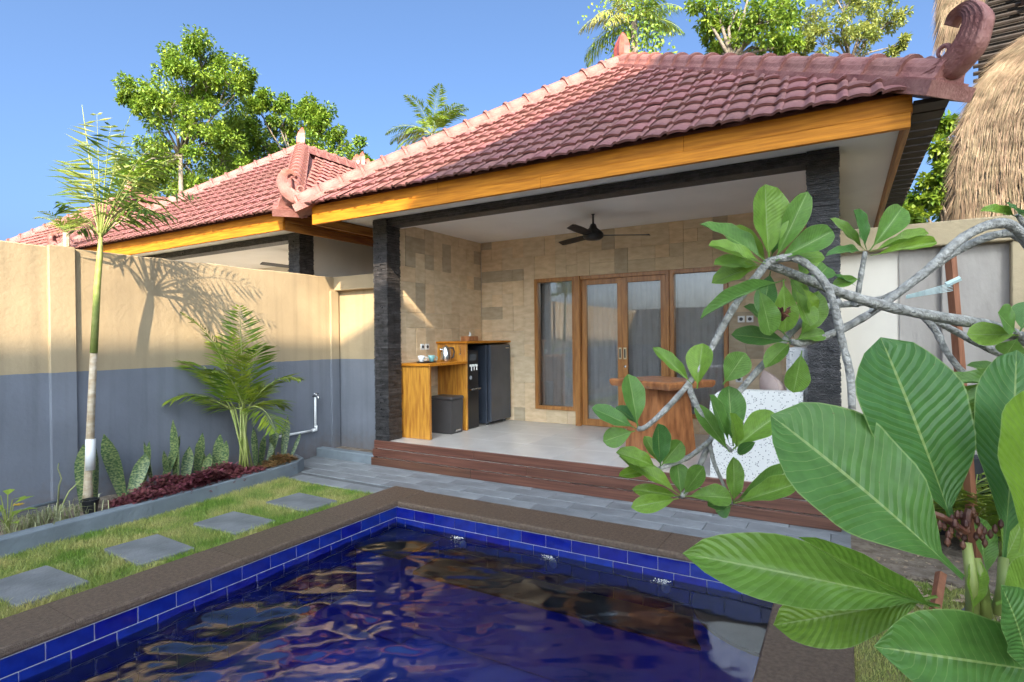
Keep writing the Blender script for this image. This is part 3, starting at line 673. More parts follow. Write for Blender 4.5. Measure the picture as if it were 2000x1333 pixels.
def ceiling_fan(c, label):
    t = thing('ceiling_fan', label, 'fan', c)
    MB().lathe([(.055, 0), (.05, -.05), (.025, -.13), (.012, -.14), (.012, -.27)], c, 16).obj('down_rod', fan_m, t, smooth=False)
    MB().lathe([(.03, -.25), (.05, -.30), (.10, -.34), (.125, -.37), (.125, -.41), (.09, -.44), (.03, -.45)], c, 22).obj('motor_housing', fan_m, t, smooth=True)
    for k in range(3):
        a = R(30.6+120*k); d = V((math.cos(a), math.sin(a), 0)); s = V((-d.y, d.x, 0)); b = MB(); vs = []
        for r_, w_ in ((.10, .03), (.2, .055), (.45, .065), (.66, .055), (.69, .03)):
            p = V(c) + d*r_ + V((0,0,-.385)); vs += [p + s*w_ + V((0,0,.014)), p - s*w_ - V((0,0,.014)), p + s*w_ + V((0,0,.008)), p - s*w_ - V((0,0,.02))]
        fs = []
        for i in range(4): o = i*4; fs += [(o, o+1, o+5, o+4), (o+2, o+6, o+7, o+3), (o, o+4, o+6, o+2), (o+1, o+3, o+7, o+5)]
        b.add(vs, fs + [(0,2,3,1), (16,17,19,18)]).obj('blade', fan_m, t)
    return t
def socket(parent, p, axis):
    """wall plate; axis 'y' faces -Y, 'x' faces +X"""
    x, y, z = p
    if axis == 'y':
        s = MB().cbox(x-.04, x+.04, y-.012, y, z-.04, z+.04, .003).obj('socket', porcelain_m, parent)
        MB().lathe([(.0, 0), (.022, 0), (.022, .004)], (0,0,0), 14).obj('outlet', bin_m, s, mw=M.Translation((x, y-.0125, z)) @ M.Rotation(R(90), 4, 'X'))
    else:
        s = MB().cbox(x, x+.012, y-.04, y+.04, z-.04, z+.04, .003).obj('socket', porcelain_m, parent)
        MB().lathe([(.0, 0), (.022, 0), (.022, .004)], (0,0,0), 14).obj('outlet', bin_m, s, mw=M.Translation((x+.0125, y, z)) @ M.Rotation(R(90), 4, 'Y'))
def clad(parent, us, zs, free, place):
    """random ashlar of merged cells; free(i,j) False where an opening is"""
    nu, nz = len(us)-1, len(zs)-1; used = [[not free(i, j) for j in range(nz)] for i in range(nu)]
    for j in range(nz):
        for i in range(nu):
            if used[i][j]: continue
            for w_, h_ in random.sample([(2,1),(1,2),(2,2),(2,1),(1,1),(1,2),(2,1),(1,1)], 8) + [(1,1)]:
                if i+w_ <= nu and j+h_ <= nz and all(not used[a][b] for a in range(i, i+w_) for b in range(j, j+h_)): break
            for a in range(i, i+w_):
                for b in range(j, j+h_): used[a][b] = True
            place(us[i]+.0008, us[i+w_]-.0008, zs[j]+.0008, zs[j+h_]-.0008, random.uniform(0, .009))
def lin(a, b, n): return [a+(b-a)*i/n for i in range(n+1)]
FZ = .306
def villa_shell(dx, label, front=True):
    v = thing('villa', label, 'house', (AX+dx, 6.5, 0))
    fascia(v, dx)
    X = lambda x: x+dx
    for x0 in (-5.09, -.26): ridged('column', X(x0), X(x0)+.225, 5.215, 5.455, FZ, 3.068, v)
    ridged('beam', X(-4.863), X(-.262), 5.235, 5.44, 2.975, 3.068, v, step=.024)
    MB().box(X(-4.86), X(-.265), 5.445, 5.50, 2.98, 3.22).obj('beam_back', white_m, v)
    MB().box(X(-5.0), X(-.03), 5.50, 7.46, 3.20, 3.24).obj('ceiling', white_m, v)
    return v
v1 = villa_shell(0, 'villa with red tiled hip roof, black stone columns and open patio by the pool')
roof1 = build_roof(v1, 0, True, False, [300])
# tile undersides seen at the right eave: rows of battens
for i in range(22):
    MB().box(.405, .60, 4.62+i*.2, 4.62+i*.2+.17, 3.095, 3.125).obj('eave_batten', bambood_m, roof1)
# deck and steps
MB().box(-5.075, -.04, 5.23, 7.5, -.05, FZ-.012).obj('deck_base', white_m, v1)
for i in range(3):
    z1 = FZ-.003-i*.102; yy = 5.205-.028*i
    for a, b in ((-5.09, -2.9), (-2.9, -.95), (-.95, -.03)) if i % 2 else ((-5.09, -3.6), (-3.6, -1.6), (-1.6, -.03)):
        MB().cbox(a+.0015, b-.0015, yy, yy+.035, z1-.096, z1, .005).obj('step_board', riser_m, v1)
    MB().cbox(-5.09-.02, -5.076, yy, 5.50, z1-.099, z1, .004).obj('step_board', riser_m, v1)
ft = MB().cbox(0, .597, 0, .597, -.012, 0, .0015).mesh('floor_tile', floor_m)
ft2 = MB().cbox(0, .597, 0, .44, -.012, 0, .0015).mesh('floor_tile', floor_m)
for i in range(9):
    for j in range(4):
        xx, yy = -5.05+i*.6, 5.24+j*.6
        if xx+.6 > -.03: continue
        link('floor_tile', ft if j < 3 else ft2, v1, loc=(xx, yy, FZ))
MB().box(-.245, -.04, 5.24, 7.5, FZ-.011, FZ).obj('floor_edge', floor_m, v1)
# walls
MB().box(-5.075, -4.972, 5.46, 9.4, 0, 3.19).obj('side_wall', whitewall_m, v1)
MB().box(-.245, -.05, 5.46, 9.4, 0, 3.19).obj('side_wall', whitewall_m, v1)
YB = 7.46
for a, b, c, d in ((-4.97, -3.99, FZ-.05, 3.19), (-1.25, -.25, FZ-.05, 3.19), (-3.99, -1.25, 2.44, 3.19), (-3.99, -3.30, FZ-.05, .506), (-1.98, -1.25, FZ-.05, .506)):
    MB().box(a, b, YB, YB+.15, c, d).obj('back_wall', whitewall_m, v1)
us = lin(-4.945, -3.99, 5) + lin(-3.99, -3.30, 4)[1:] + lin(-3.30, -1.98, 7)[1:] + lin(-1.98, -1.25, 4)[1:] + lin(-1.25, -.25, 5)[1:]
zs = [FZ, .506] + lin(.506, 2.44, 10)[1:] + lin(2.44, 3.13, 4)[1:]
def free(i, j):
    x = (us[i]+us[i+1])/2; z = (zs[j]+zs[j+1])/2
    if -3.99 < x < -1.25 and .506 < z < 2.44: return False
    if -3.30 < x < -1.98 and z < 2.44: return False
    return True
clad(v1, us, zs, free, lambda a, b, c, d, t: MB().cbox(a, b, YB-.018-t, YB, c, d, .003).obj('stone_tile', stone_m, v1))
clad(v1, lin(5.46, 7.438, 10), lin(FZ, 3.13, 14), lambda i, j: True, lambda a, b, c, d, t: MB().cbox(-4.972, -4.954+t, a, b, c, d, .003).obj('stone_tile', stone_m, v1))
for k, (o_, h_) in enumerate(((.0, .045), (.03, .028), (.055, .014))):       # stepped cornice
    MB().cbox(-4.95, -.25, YB-.02-.03-o_, YB-.0, 3.13+.025*k, 3.16+.02*k, .004).obj('cornice', white_m, v1)
    MB().cbox(-4.972, -4.95+.03+o_, 5.50, YB-.06, 3.13+.025*k, 3.16+.02*k, .004).obj('cornice', white_m, v1)
for px, py in ((1325, 373), (1017, 420), (1180, 395)):
    p = onz(px, py, 3.2); MB().lathe([(.0, -.004), (.05, -.004), (.055, 0)], p, 20).obj('downlight', porcelain_m, v1)
socket(v1, (-4.95+.002, 5.97, 1.46), 'x'); socket(v1, (-4.95+.002, 6.07, 1.46), 'x')
socket(v1, (-1.10, YB-.024, 1.77), 'y'); socket(v1, (-1.0, YB-.024, 1.77), 'y'); socket(v1, (-1.13, YB-.024, 1.03), 'y')
# bedroom behind the glass
MB().box(-4.97, -.25, 9.3, 9.4, 0, 3.19).obj('room_wall', whitewall_m, v1)
MB().box(-4.97, -.25, YB+.15, 9.3, FZ-.06, FZ-.01).obj('room_floor', floor_m, v1)
MB().box(-4.97, -.25, YB+.0, 9.3, 3.19, 3.23).obj('room_ceiling', white_m, v1)
# door and windows
yf0, yf1 = YB-.05, YB+.06
def bar(name, a, b, c, d, parent, y0=yf0, y1=yf1, m=door_m): return MB().cbox(a, b, y0, y1, c, d, .004).obj(name, m, parent)
def glazed(name, a, b, c, d, t=.055):
    f = bar(name, a, a+t, c, d, v1)
    bar('frame', b-t, b, c, d, f); bar('frame', a+t, b-t, d-t, d, f); bar('frame', a+t, b-t, c, c+t, f)
    MB().box(a+t, b-t, YB+.0, YB+.006, c+t, d-t).obj('pane', glass_m, f)
    return f
glazed('window', -3.99, -3.32, .506, 2.44)
glazed('window', -1.975, -1.25, .506, 2.44)
bar('door_post', -3.318, -3.24, FZ, 2.44, v1, YB-.09, YB+.06)
bar('door_post', -2.02, -1.977, FZ, 2.44, v1, YB-.06, YB+.06)
bar('door_head', -3.24, -2.02, 2.385, 2.44, v1)
for i, (a, b) in enumerate(((-3.238, -2.63), (-2.628, -2.022))):
    t = .075; yo = .012*(1-2*i)
    f = bar('sliding_door', a, a+t, FZ+.004, 2.383, v1, YB-.03+yo, YB+.02+yo)
    bar('frame', b-t, b, FZ+.004, 2.383, f, YB-.03+yo, YB+.02+yo); bar('frame', a+t, b-t, 2.31, 2.383, f, YB-.03+yo, YB+.02+yo); bar('frame', a+t, b-t, FZ+.004, FZ+.10, f, YB-.03+yo, YB+.02+yo)
    MB().box(a+t, b-t, YB-.008+yo, YB-.002+yo, FZ+.10, 2.31).obj('pane', glass_m, f)
    hx = (b-t/2) if i == 0 else (a+t/2)
    hd = MB().cbox(hx-.022, hx+.022, YB-.036+yo, YB-.03+yo, 1.26, 1.42, .003).obj('handle', mat('pale_brass', (.7, .62, .42), .3, .05, metal=.6) if i == 0 else MATS['pale_brass'], f)
    MB().box(hx-.010, hx+.010, YB-.038+yo, YB-.0355+yo, 1.28, 1.40).obj('recess', dark_m, hd)
    if i: MB().lathe([(0, 0), (.018, 0), (.018, .006), (.008, .01)], (0,0,0), 14).obj('lock', steel_m, f, mw=M.Translation((hx, YB-.03+yo, 1.16)) @ M.Rotation(R(90), 4, 'X'))
def curtain(a, b, c, d, label):
    m_ = MB(); n = int((b-a)/.012); ph = random.uniform(0, 6); vs = []
    for i in range(n+1):
        x = a+(b-a)*i/n; y = YB+.13+.022*math.sin(x*62+ph+2*math.sin(x*9))+.01*math.sin(x*140); vs += [(x, y, c), (x+.006*math.sin(x*30), y*.4+.6*(YB+.13), d)]
    m_.add(vs, [(2*i, 2*i+2, 2*i+3, 2*i+1) for i in range(n)])
    m_.obj('curtain', curtain_m, label=label, cat='curtain', group='sheer curtains behind the glass', smooth=True, fix=False)
curtain(-3.96, -3.34, .4, 2.44, 'sheer white curtain behind the fixed window near the fridge')
curtain(-3.22, -2.65, FZ, 2.44, 'sheer white curtain behind the sliding door leaf without the lock')
curtain(-2.62, -2.04, FZ, 2.44, 'sheer white curtain behind the sliding door leaf with the round lock')
curtain(-1.96, -1.27, .4, 2.44, 'sheer white curtain behind the fixed window by the wall sockets')
ceiling_fan(tuple(onz(1158, 398, 3.2)), 'black three-blade ceiling fan on the pool villa patio')
# ---------------------------------------------------------------- patio furniture
ct = thing('counter', 'varnished yellow teak counter with raised shelf over the fridge', 'counter', (-4.7, 6.3, FZ))
MB().cbox(-4.95, -4.45, 5.50, 5.54, FZ+.001, 1.222, .004).obj('end_panel', teakz_m, ct)
MB().cbox(-4.95, -4.43, 5.475, 6.298, 1.224, 1.258, .005).obj('counter_top', teak_m, ct)
MB().cbox(-4.95, -4.455, 6.30, 6.34, FZ+.001, 1.498, .004).obj('divider', teakz_m, ct)
MB().cbox(-4.95, -4.415, 6.27, 7.435, 1.50, 1.53, .005).obj('upper_shelf', teak_m, ct)
op = MB().box(-4.552, -4.545, 6.292, 6.30, 1.36, 1.46).lathe([(.0, 0), (.014, 0), (.014, .01)], (-4.548, 6.286, 1.35), 10).obj('bottle_opener', steel_m, ct)
bn = thing('pedal_bin', 'charcoal plastic pedal bin under the teak counter', 'bin', (-4.62, 6.1, FZ))
bb = MB(); bb.prism([(-4.79, FZ+.002), (-4.47, FZ+.002), (-4.455, .75), (-4.805, .75)], 5.96, 6.22, axis=1); bb.obj('body', bin_m, bn)
MB().cbox(-4.815, -4.445, 5.945, 6.235, .752, .80, .015).obj('lid', bin_m, bn)
MB().cbox(-4.47, -4.435, 6.03, 6.14, FZ+.03, FZ+.055, .005).obj('pedal', steel_m, bn)
ds = thing('water_dispenser', 'slim black water dispenser with three taps beside the fridge', 'dispenser', (-4.7, 6.5, FZ))
MB().cbox(-4.93, -4.50, 6.37, 6.67, FZ+.001, 1.40, .01).obj('body', dark_m, ds)
MB().box(-4.50, -4.496, 6.45, 6.60, 1.26, 1.35).obj('display', mat('grey_screen', (.10, .11, .12), .2), ds)
for k in range(3):
    t = MB().cbox(-4.50, -4.46, 6.435+.065*k, 6.465+.065*k, 1.17, 1.205, .006).tube([(-4.47, 6.45+.065*k, 1.17), (-4.47, 6.45+.065*k, 1.12)], .008, 8).obj('tap', porcelain_m, ds)
MB().cbox(-4.50, -4.44, 6.41, 6.64, .84, .872, .005).obj('drip_tray', steel_m, ds)
MB().lathe([(.0, 0), (.028, 0), (.028, .003)], (0,0,0), 16).obj('badge', mat('grey_print', (.35, .36, .38), .5), ds, mw=M.Translation((-4.4995, 6.47, 1.02)) @ M.Rotation(R(90), 4, 'Y'))
fg = thing('fridge', 'dark blue grey single door fridge against the stone wall', 'fridge', (-4.66, 7.1, FZ))
MB().cbox(-4.94, -4.475, 6.83, 7.41, FZ+.02, 1.475, .01).obj('cabinet', fridge_m, fg)
MB().cbox(-4.47, -4.405, 6.83, 7.41, FZ+.04, 1.475, .018).obj('door', fridge_m, fg)
MB().box(-4.404, -4.4025, 7.26, 7.36, 1.415, 1.425).obj('name_plate', steel_m, fg)
for y in (6.88, 7.36): MB().lathe([(.02, 0), (.02, .025)], (-4.5, y, FZ), 10).obj('foot', dark_m, fg)
kp = (-4.66, 6.12, 1.259)
kt = thing('kettle', 'brushed steel electric kettle on the teak counter', 'kettle', kp)
MB().lathe([(.072, .0), (.075, .01), (.072, .10), (.058, .185), (.05, .195), (.012, .205), (.012, .22)], kp, 22).obj('body', steel_m, kt, smooth=True)
MB().tube([V(kp)+V(q) for q in ((.03, .045, .185), (.06, .085, .18), (.065, .1, .13), (.055, .09, .06), (.04, .06, .04))], .012, 8).obj('handle', dark_m, kt, smooth=True)
MB().tube([V(kp)+V(q) for q in ((-.03, -.05, .15), (-.045, -.075, .175))], [.025, .012], 8).obj('spout', steel_m, kt, smooth=True)
p = V((-4.72, 5.78, 1.258))
MB().lathe([(.15, 0), (.16, .012), (.155, .015), (.14, .006)], (0,0,0), 24).obj('tray', dark_m, label='dark oval tray holding cups on the teak counter', cat='tray', loc=(p.x, p.y, 1.2585)).scale = (.75, 1, 1)
for i, (q, m_, lb) in enumerate((((816, 705), porcelain_m, 'white porcelain cup on the tray by the stone wall'), ((834, 704), teal_m, 'pale teal cup on the tray beside the kettle'))):
    c = ((-4.74, -4.70)[i], (5.70, 5.86)[i], 1.266)
    t = thing('cup', lb, 'cup', c)
    MB().lathe([(.02, 0), (.025, .004), (.042, .05), (.045, .085), (.042, .085), (.038, .05)], c, 18).obj('bowl', m_, t, smooth=True)
    MB().tube([V(c)+V((.04*math.cos(.7), .04*math.sin(.7), .065)), V(c)+V((.06, .05, .06)), V(c)+V((.055, .045, .03)), V(c)+V((.033, .028, .022))], .005, 6).obj('handle', m_, t, smooth=True)
p = onz(920, 668, 1.53)
tb = thing('tissue_box', 'brown wooden tissue box on the raised shelf', 'tissue box', (-4.62, 6.75, 1.53))
MB().cbox(-4.70, -4.56, 6.52, 6.76, 1.531, 1.60, .005).obj('box', slab_m, tb)
MB().tube([(-4.63, 6.64, 1.598), (-4.62, 6.65, 1.63), (-4.635, 6.64, 1.665)], [.045, .035, .008], 6, flat=.4).obj('tissue', porcelain_m, tb)
# live edge table
tp = V((-1.72, 6.05, FZ)); tt = thing('table', 'chunky live-edge wooden table with a solid block base', 'table', tp, rz=0)
def rot(x, y, a=R(-27)): return (tp.x + x*math.cos(a)-y*math.sin(a), tp.y + x*math.sin(a)+y*math.cos(a))
b = MB(); pts = []
for i in range(28):
    t = 2*math.pi*i/28; c_, s_ = math.cos(t), math.sin(t)
    r_ = 1/max(abs(c_)/.42, abs(s_)/.34)*(1+.04*math.sin(i*2.3)+.03*math.sin(i*5.1)); pts.append(rot(r_*c_, r_*s_))
vs = [(x, y, z) for z, k in ((1.03, .96), (1.055, 1.0), (1.09, 1.015), (1.108, .99)) for x, y in [(tp.x+(px-tp.x)*k, tp.y+(py-tp.y)*k) for px, py in pts]]
n = 28; b.add(vs, [(i*n+j, i*n+(j+1) % n, (i+1)*n+(j+1) % n, (i+1)*n+j) for i in range(3) for j in range(n)] + [tuple(range(n)), tuple(3*n+j for j in range(n))])
b.obj('table_top', slab_m, tt)
b = MB()
lo = [rot(*q) for q in ((-.27, -.27), (.2, -.27), (.25, .27), (-.25, .25))]; hi = [rot(*q) for q in ((-.2, -.24), (.19, -.24), (.2, .22), (-.2, .2))]
b.add([(x, y, FZ+.001) for x, y in lo] + [(x, y, 1.03) for x, y in hi], [(3,2,1,0), (4,5,6,7), (0,1,5,4), (1,2,6,5), (2,3,7,6), (3,0,4,7)]).obj('block_leg', slab_m, tt)
# terrazzo sofa
sf = thing('sofa', 'white speckled terrazzo built-in sofa beside the right column', 'sofa', (-.6, 5.9, FZ))
pl = [(-1.05, FZ+.001), (-.30, FZ+.001), (-.30, 1.09), (-.90, 1.09)] + [(-.90-.15*math.sin(t), 1.09-.15+.15*math.cos(t)) for t in [R(15*k) for k in range(1, 7)]]
MB().prism(pl, 5.26, 5.40, axis=1).obj('arm', terrazzo_m, sf)
MB().cbox(-1.0, -.30, 5.401, 6.8, FZ+.001, .74, .02).obj('seat', terrazzo_m, sf)
MB().cbox(-.44, -.27, 5.401, 6.8, .741, 1.46, .03).obj('back', terrazzo_m, sf)
b = MB(); n = 12
for i in range(n+1):
    for j in range(n+1):
        u, v_ = i/n*2-1, j/n*2-1; k = (1-u**4)*(1-v_**4); pinch = 1-.08*(u*u*v_*v_)
        b.v.append((.09*k, u*.23*pinch, v_*.23*pinch))
m_ = len(b.v); b.v += [(-x, y, z) for x, y, z in b.v]
for i in range(n):
    for j in range(n):
        a = i*(n+1)+j; b.f += [(a, a+n+1, a+n+2, a+1), (m_+a, m_+a+1, m_+a+n+2, m_+a+n+1)]
b.obj('cushion', pillow_m, smooth=True, label='blush square cushion leaning on the terrazzo sofa', cat='cushion', mw=M.Translation((-.56, 5.68, 1.0)) @ M.Rotation(R(20), 4, 'Z') @ M.Rotation(R(-14), 4, 'Y') @ M.Rotation(R(12), 4, 'X'))
# ---------------------------------------------------------------- neighbouring villas
v2 = villa_shell(PITCH, 'neighbouring villa with red tiled hip roof seen over the boundary wall')
build_roof(v2, PITCH, True, True, [300])
MB().box(-5.0+PITCH, -.045+PITCH, 7.46, 9.4, 0, 3.19).obj('back_wall', whitewall_m, v2)
MB().box(-.245+PITCH, -.05+PITCH, 5.46, 7.46, 0, 3.19).obj('side_wall', whitewall_m, v2)
MB().box(-5.09+PITCH, -.03+PITCH, 5.2, 7.5, 0, FZ).obj('deck', floor_m, v2)
r2 = [c for c in v2.children if c.name.startswith('roof')][0]
cn = V((EX1+PITCH-.12, EY+.08, EZ+.02)); finial(cn, r2, .36, name='corner_finial')
q = onz(1158, 398, 3.2); ceiling_fan((q.x+PITCH+1.0, q.y, 3.2), 'black ceiling fan of the neighbouring villa above the boundary wall')
v3 = villa_shell(2*PITCH, 'farther villa with only its red roof ridge showing over the wall')
build_roof(v3, 2*PITCH, True, True, [0])
MB().box(-5.0+2*PITCH, -.05+2*PITCH, 5.46, 9.4, 0, 3.19).obj('wall_body', whitewall_m, v3)
# ================================================================== thatched buildings
def strands(b, p0f, n, ln, wd, dirf):
    for _ in range(n):
        p, d, nn = p0f(); L_ = ln*random.uniform(.5, 1.3); s = d.cross(nn).normalized()*wd*random.uniform(.6, 1.4)
        d = (d + V((random.gauss(0, .045), random.gauss(0, .045), random.gauss(0, .03)))).normalized(); q = p + nn*random.uniform(.0, .05)
        b.add([q-s, q+s, q+d*L_+nn*random.uniform(0, .03)], [(0,1,2)])
th = thing('thatched_house', 'straw thatched house rising behind the right cross wall', 'house', (3, 8, 0))
edge = [((1868, 470), 6.5), ((1872, 425), 6.6), ((1876, 330), 6.95), ((1890, 240), 7.3), ((1925, 160), 7.6), ((1975, 100), 7.85), ((2040, 50), 8.1), ((2110, 10), 8.3)]
E_ = [ony(*q, y) for q, y in edge]; E_.insert(0, V((E_[0].x-.02, 6.45, .4)))
NR = 14; vs = []; n = len(E_)
for i, p in enumerate(E_):
    for j in range(NR+1):
        t = j/NR; vs.append((p.x + 5.5*t, p.y - .22*math.sin(min(t*6, 1.57)) + random.uniform(-.02, .02), p.z + random.uniform(-.02, .02)))
fs = [(i*(NR+1)+j, i*(NR+1)+j+1, (i+1)*(NR+1)+j+1, (i+1)*(NR+1)+j) for i in range(n-1) for j in range(NR)]
k = len(vs); vs += [(p.x+.02, p.y+.5, p.z) for p in E_]
fs += [(i*(NR+1), (i+1)*(NR+1), k+i+1, k+i) for i in range(n-1)]
lr = MB().add(vs, fs).obj('lower_roof', thatch_m, th, smooth=True)
def spot():
    i = random.random()*(n-1.001); a = int(i); f = i-a; p = E_[a].lerp(E_[a+1], f); dd = (E_[a]-E_[a+1]).normalized(); t = random.random()**1.6
    q = V((p.x + 2.6*t - .03, p.y - .22*math.sin(min(2.6*t/5.5*6, 1.57)), p.z)); nn = V((-.1, -1, .25)).normalized()
    if random.random() < .12: q = p + V((random.uniform(-.03, .03), random.uniform(0, .3), 0)); dd = (dd + V((-.25, 0, 0))).normalized()
    return q, dd, nn
b = MB(); strands(b, spot, 34000, .30, .0032, None); b.obj('straw', straw_m, lr, kind='stuff', fix=False)
# upper eave
U = [ony(1842, -70, 7.2), ony(1838, 60, 6.95), ony(1868, 95, 6.95), ony(1905, 60, 7.0), ony(1925, -70, 7.25)]
b = MB(); vs = []
for p in U: vs += [p, p + V((.1, .45, .05))]
b.add(vs, [(0, 2, 4, 6, 8), (9, 7, 5, 3, 1)] + [(2*i, 2*i+1, 2*i+3, 2*i+2) for i in range(4)]).obj('upper_eave', thatch_m, th)
def spot2():
    t = random.random(); s = random.random(); p = U[0].lerp(U[1], s).lerp(U[4].lerp(U[3], s), t)
    return p + V((0, -.02, 0)), V((-.25+.2*t, .0, -1)).normalized(), V((-.2, -1, .1)).normalized()
b = MB(); strands(b, spot2, 7000, .28, .0032, None); b.obj('straw', straw_m, th, kind='stuff', fix=False)
a, c = ony(1880, -90, 7.6), ony(1885, 300, 7.9)
a.x += .18
MB().add([(a.x, 7.95, 3.0), (a.x+6, 7.95, 3.0), (a.x+6, 7.95, 8), (a.x, 7.95, 8)], [(0,1,2,3)]).obj('bamboo_wall', bambood_m, th)
for i in range(46): MB().tube([(a.x-.05, 7.9, 3.2+i*.08), (a.x+3, 7.9, 3.2+i*.08+.04)], .022, 6).obj('bamboo_slat', bambood_m, th)
for i in range(5):
    MB().tube([(a.x+.12+i*.35, 7.2, 6.9), (a.x+.02+i*.35, 7.85, 5.0)], .04, 6).obj('rafter', bambood_m, th)
# unseen thatched hall added behind the viewpoint to cast the roof and wall shadows
lr_ = V((LIGHT.x/LIGHT.y, 0, LIGHT.z/LIGHT.y))
def back(p, Y): p = V(p); return p + (Y-p.y)*V((lr_.x, 1, lr_.z))
Y0 = -9.0
A_, B_ = back((-3.98, 4.466, 3.06), Y0), back((-1.753, 6.967, 4.973), Y0)
W0, W1 = back((WX, 1.8, 1.47), Y0), back((WX, 5.6, 1.55), Y0)
hl = thing('shadow_hall', 'tall thatched hall raised on round posts beyond the viewpoint', 'house', (6, -11, 0))
MB().prism([(W0.x-.7, 7.0), (W0.x-.7, W0.z-1.2), (W0.x, W0.z-.25), (W1.x, W1.z-.25), (A_.x, A_.z-.25), (B_.x, B_.z-.25), (10.5, 12.5), (10.3, 7.0)], Y0-.3, -12.5, axis=1).obj('wall_body', whitewall_m, hl)  # added shadow blocker, open below so low sky light reaches the patio
MB().prism([(W0.x-1, W0.z-1.32), (W0.x, W0.z), (W1.x, W1.z), (A_.x, A_.z), (B_.x, B_.z), (10.9, 12.2), (10.7, 12.0), (B_.x, B_.z-.3), (A_.x+.1, A_.z-.3), (W1.x+.1, W1.z-.3), (W0.x+.1, W0.z-.3), (W0.x-.9, W0.z-1.5)], Y0, -13, axis=1).obj('shadow_roof', thatch_m, hl)  # added gable, its outline fitted to the wanted shadow edges
for px_ in (0., 3.3, 6.6, 9.9):
    for py_ in (-9.6, -12.2): MB().tube([(px_, py_, 0), (px_, py_, 7.05)], .16, 10).obj('post', bark_m, hl, smooth=True)
bwb = MB().box(-6.3, -1.6, -4.2, -4.05, -.05, 2.5).obj('boundary_wall', wall_m, label='cream and grey boundary wall at the end behind the pool', cat='wall')
# ================================================================== foliage helpers
def frond(par, lmat, p, d, L_, droop, n, ll, lw, rad=.012, up=V((0,0,1)), hang=.35, start=.18):
    """pinnate frond: arcing rachis with two rows of leaflets, a part of its own"""
    lm, sm = MB(), MB()
    d = d.normalized(); pts = []; q = V(p); dd = d.copy(); S = 12
    for i in range(S+1):
        pts.append(q.copy()); q = q + dd*L_/S; dd = (dd + V((0,0,-droop/S*(.4+1.2*i/S)))).normalized()
    sm.tube(pts, [rad*(1-.85*i/S) for i in range(S+1)], 5)
    for i in range(n):
        t = start + (1-start)*i/(n-1); a = min(int(t*S), S-1); f = t*S-a; c = pts[a].lerp(pts[a+1], f); tan = (pts[a+1]-pts[a]).normalized()
        sd = tan.cross(up); sd = sd.normalized() if sd.length > .05 else V((1,0,0)); nn = sd.cross(tan)
        l_ = ll*(math.sin(math.pi*(.12+.86*t)))**.6
        for s in (-1, 1):
            dr = (sd*s*random.uniform(.75, 1) + tan*random.uniform(.5, .9) + V((0,0,-hang*random.uniform(.3, 1.2))) + nn*.25)
            lm.quadleaf(c, dr, nn + sd*s*.3, l_*random.uniform(.85, 1.1), lw, .1)
    fo = sm.obj('frond', greenstem_m, par, fix=False, smooth=True); lm.obj('leaflets', lmat, fo, fix=False, kind='stuff')
def tree(name, label, base, blobs, depth, m, leaf=.2, per=420, trunk_r=.2, spread=1., group=None, trunk=None, dj=1.0):
    t = thing(name, label, 'tree', (base[0], base[1], 0), group=group)
    w_ = MB(); lf = MB(); C_ = []
    for px, py, r_ in blobs:
        C_.append((at(px, py, depth + random.uniform(-1, 1)*r_*depth/F*dj), r_*depth/F))
    b0 = V((base[0], base[1], 0)); top = trunk if trunk else V((b0.x, b0.y, max(2, min(c.z for c, _ in C_)-.5)))
    w_.tube([b0, b0.lerp(top, .5)+V((random.uniform(-.15, .15), 0, 0)), top], [trunk_r*1.3, trunk_r, trunk_r*.8], 9)
    for c, r_ in C_:
        mid = top.lerp(c, .5) + V((random.uniform(-.3, .3), random.uniform(-.3, .3), random.uniform(-.1, .4)))*r_
        w_.tube([top - V((0,0,.1)), mid, c], [trunk_r*.55, trunk_r*.35, trunk_r*.14], 6)
        for k in range(7):
            e = c + V((random.gauss(0, 1), random.gauss(0, 1), random.gauss(0, .8))).normalized()*r_*random.uniform(.5, .95)
            w_.tube([c.lerp(mid, .25), c.lerp(e, .5)+V((0,0,.1*r_)), e], [trunk_r*.16, trunk_r*.1, trunk_r*.04], 4)
            sub = r_*random.uniform(.28, .5)
            for _ in range(per//7):
                o_ = V((random.gauss(0, 1), random.gauss(0, 1), random.gauss(0, .75))).normalized()*sub*(random.random()**.4)
                pz = e + o_; d_ = (o_.normalized()*.7 + V((random.gauss(0, .7), random.gauss(0, .7), random.gauss(-.25, .6))))
                lf.quadleaf(pz, d_, V((random.gauss(0, .5), random.gauss(0, .5), 1)), leaf*random.uniform(.6, 1.35), leaf*.5, .12)
    w_.obj('trunk', bark_m, t, smooth=True, fix=False); lf.obj('crown', m, t, fix=False)
    return t
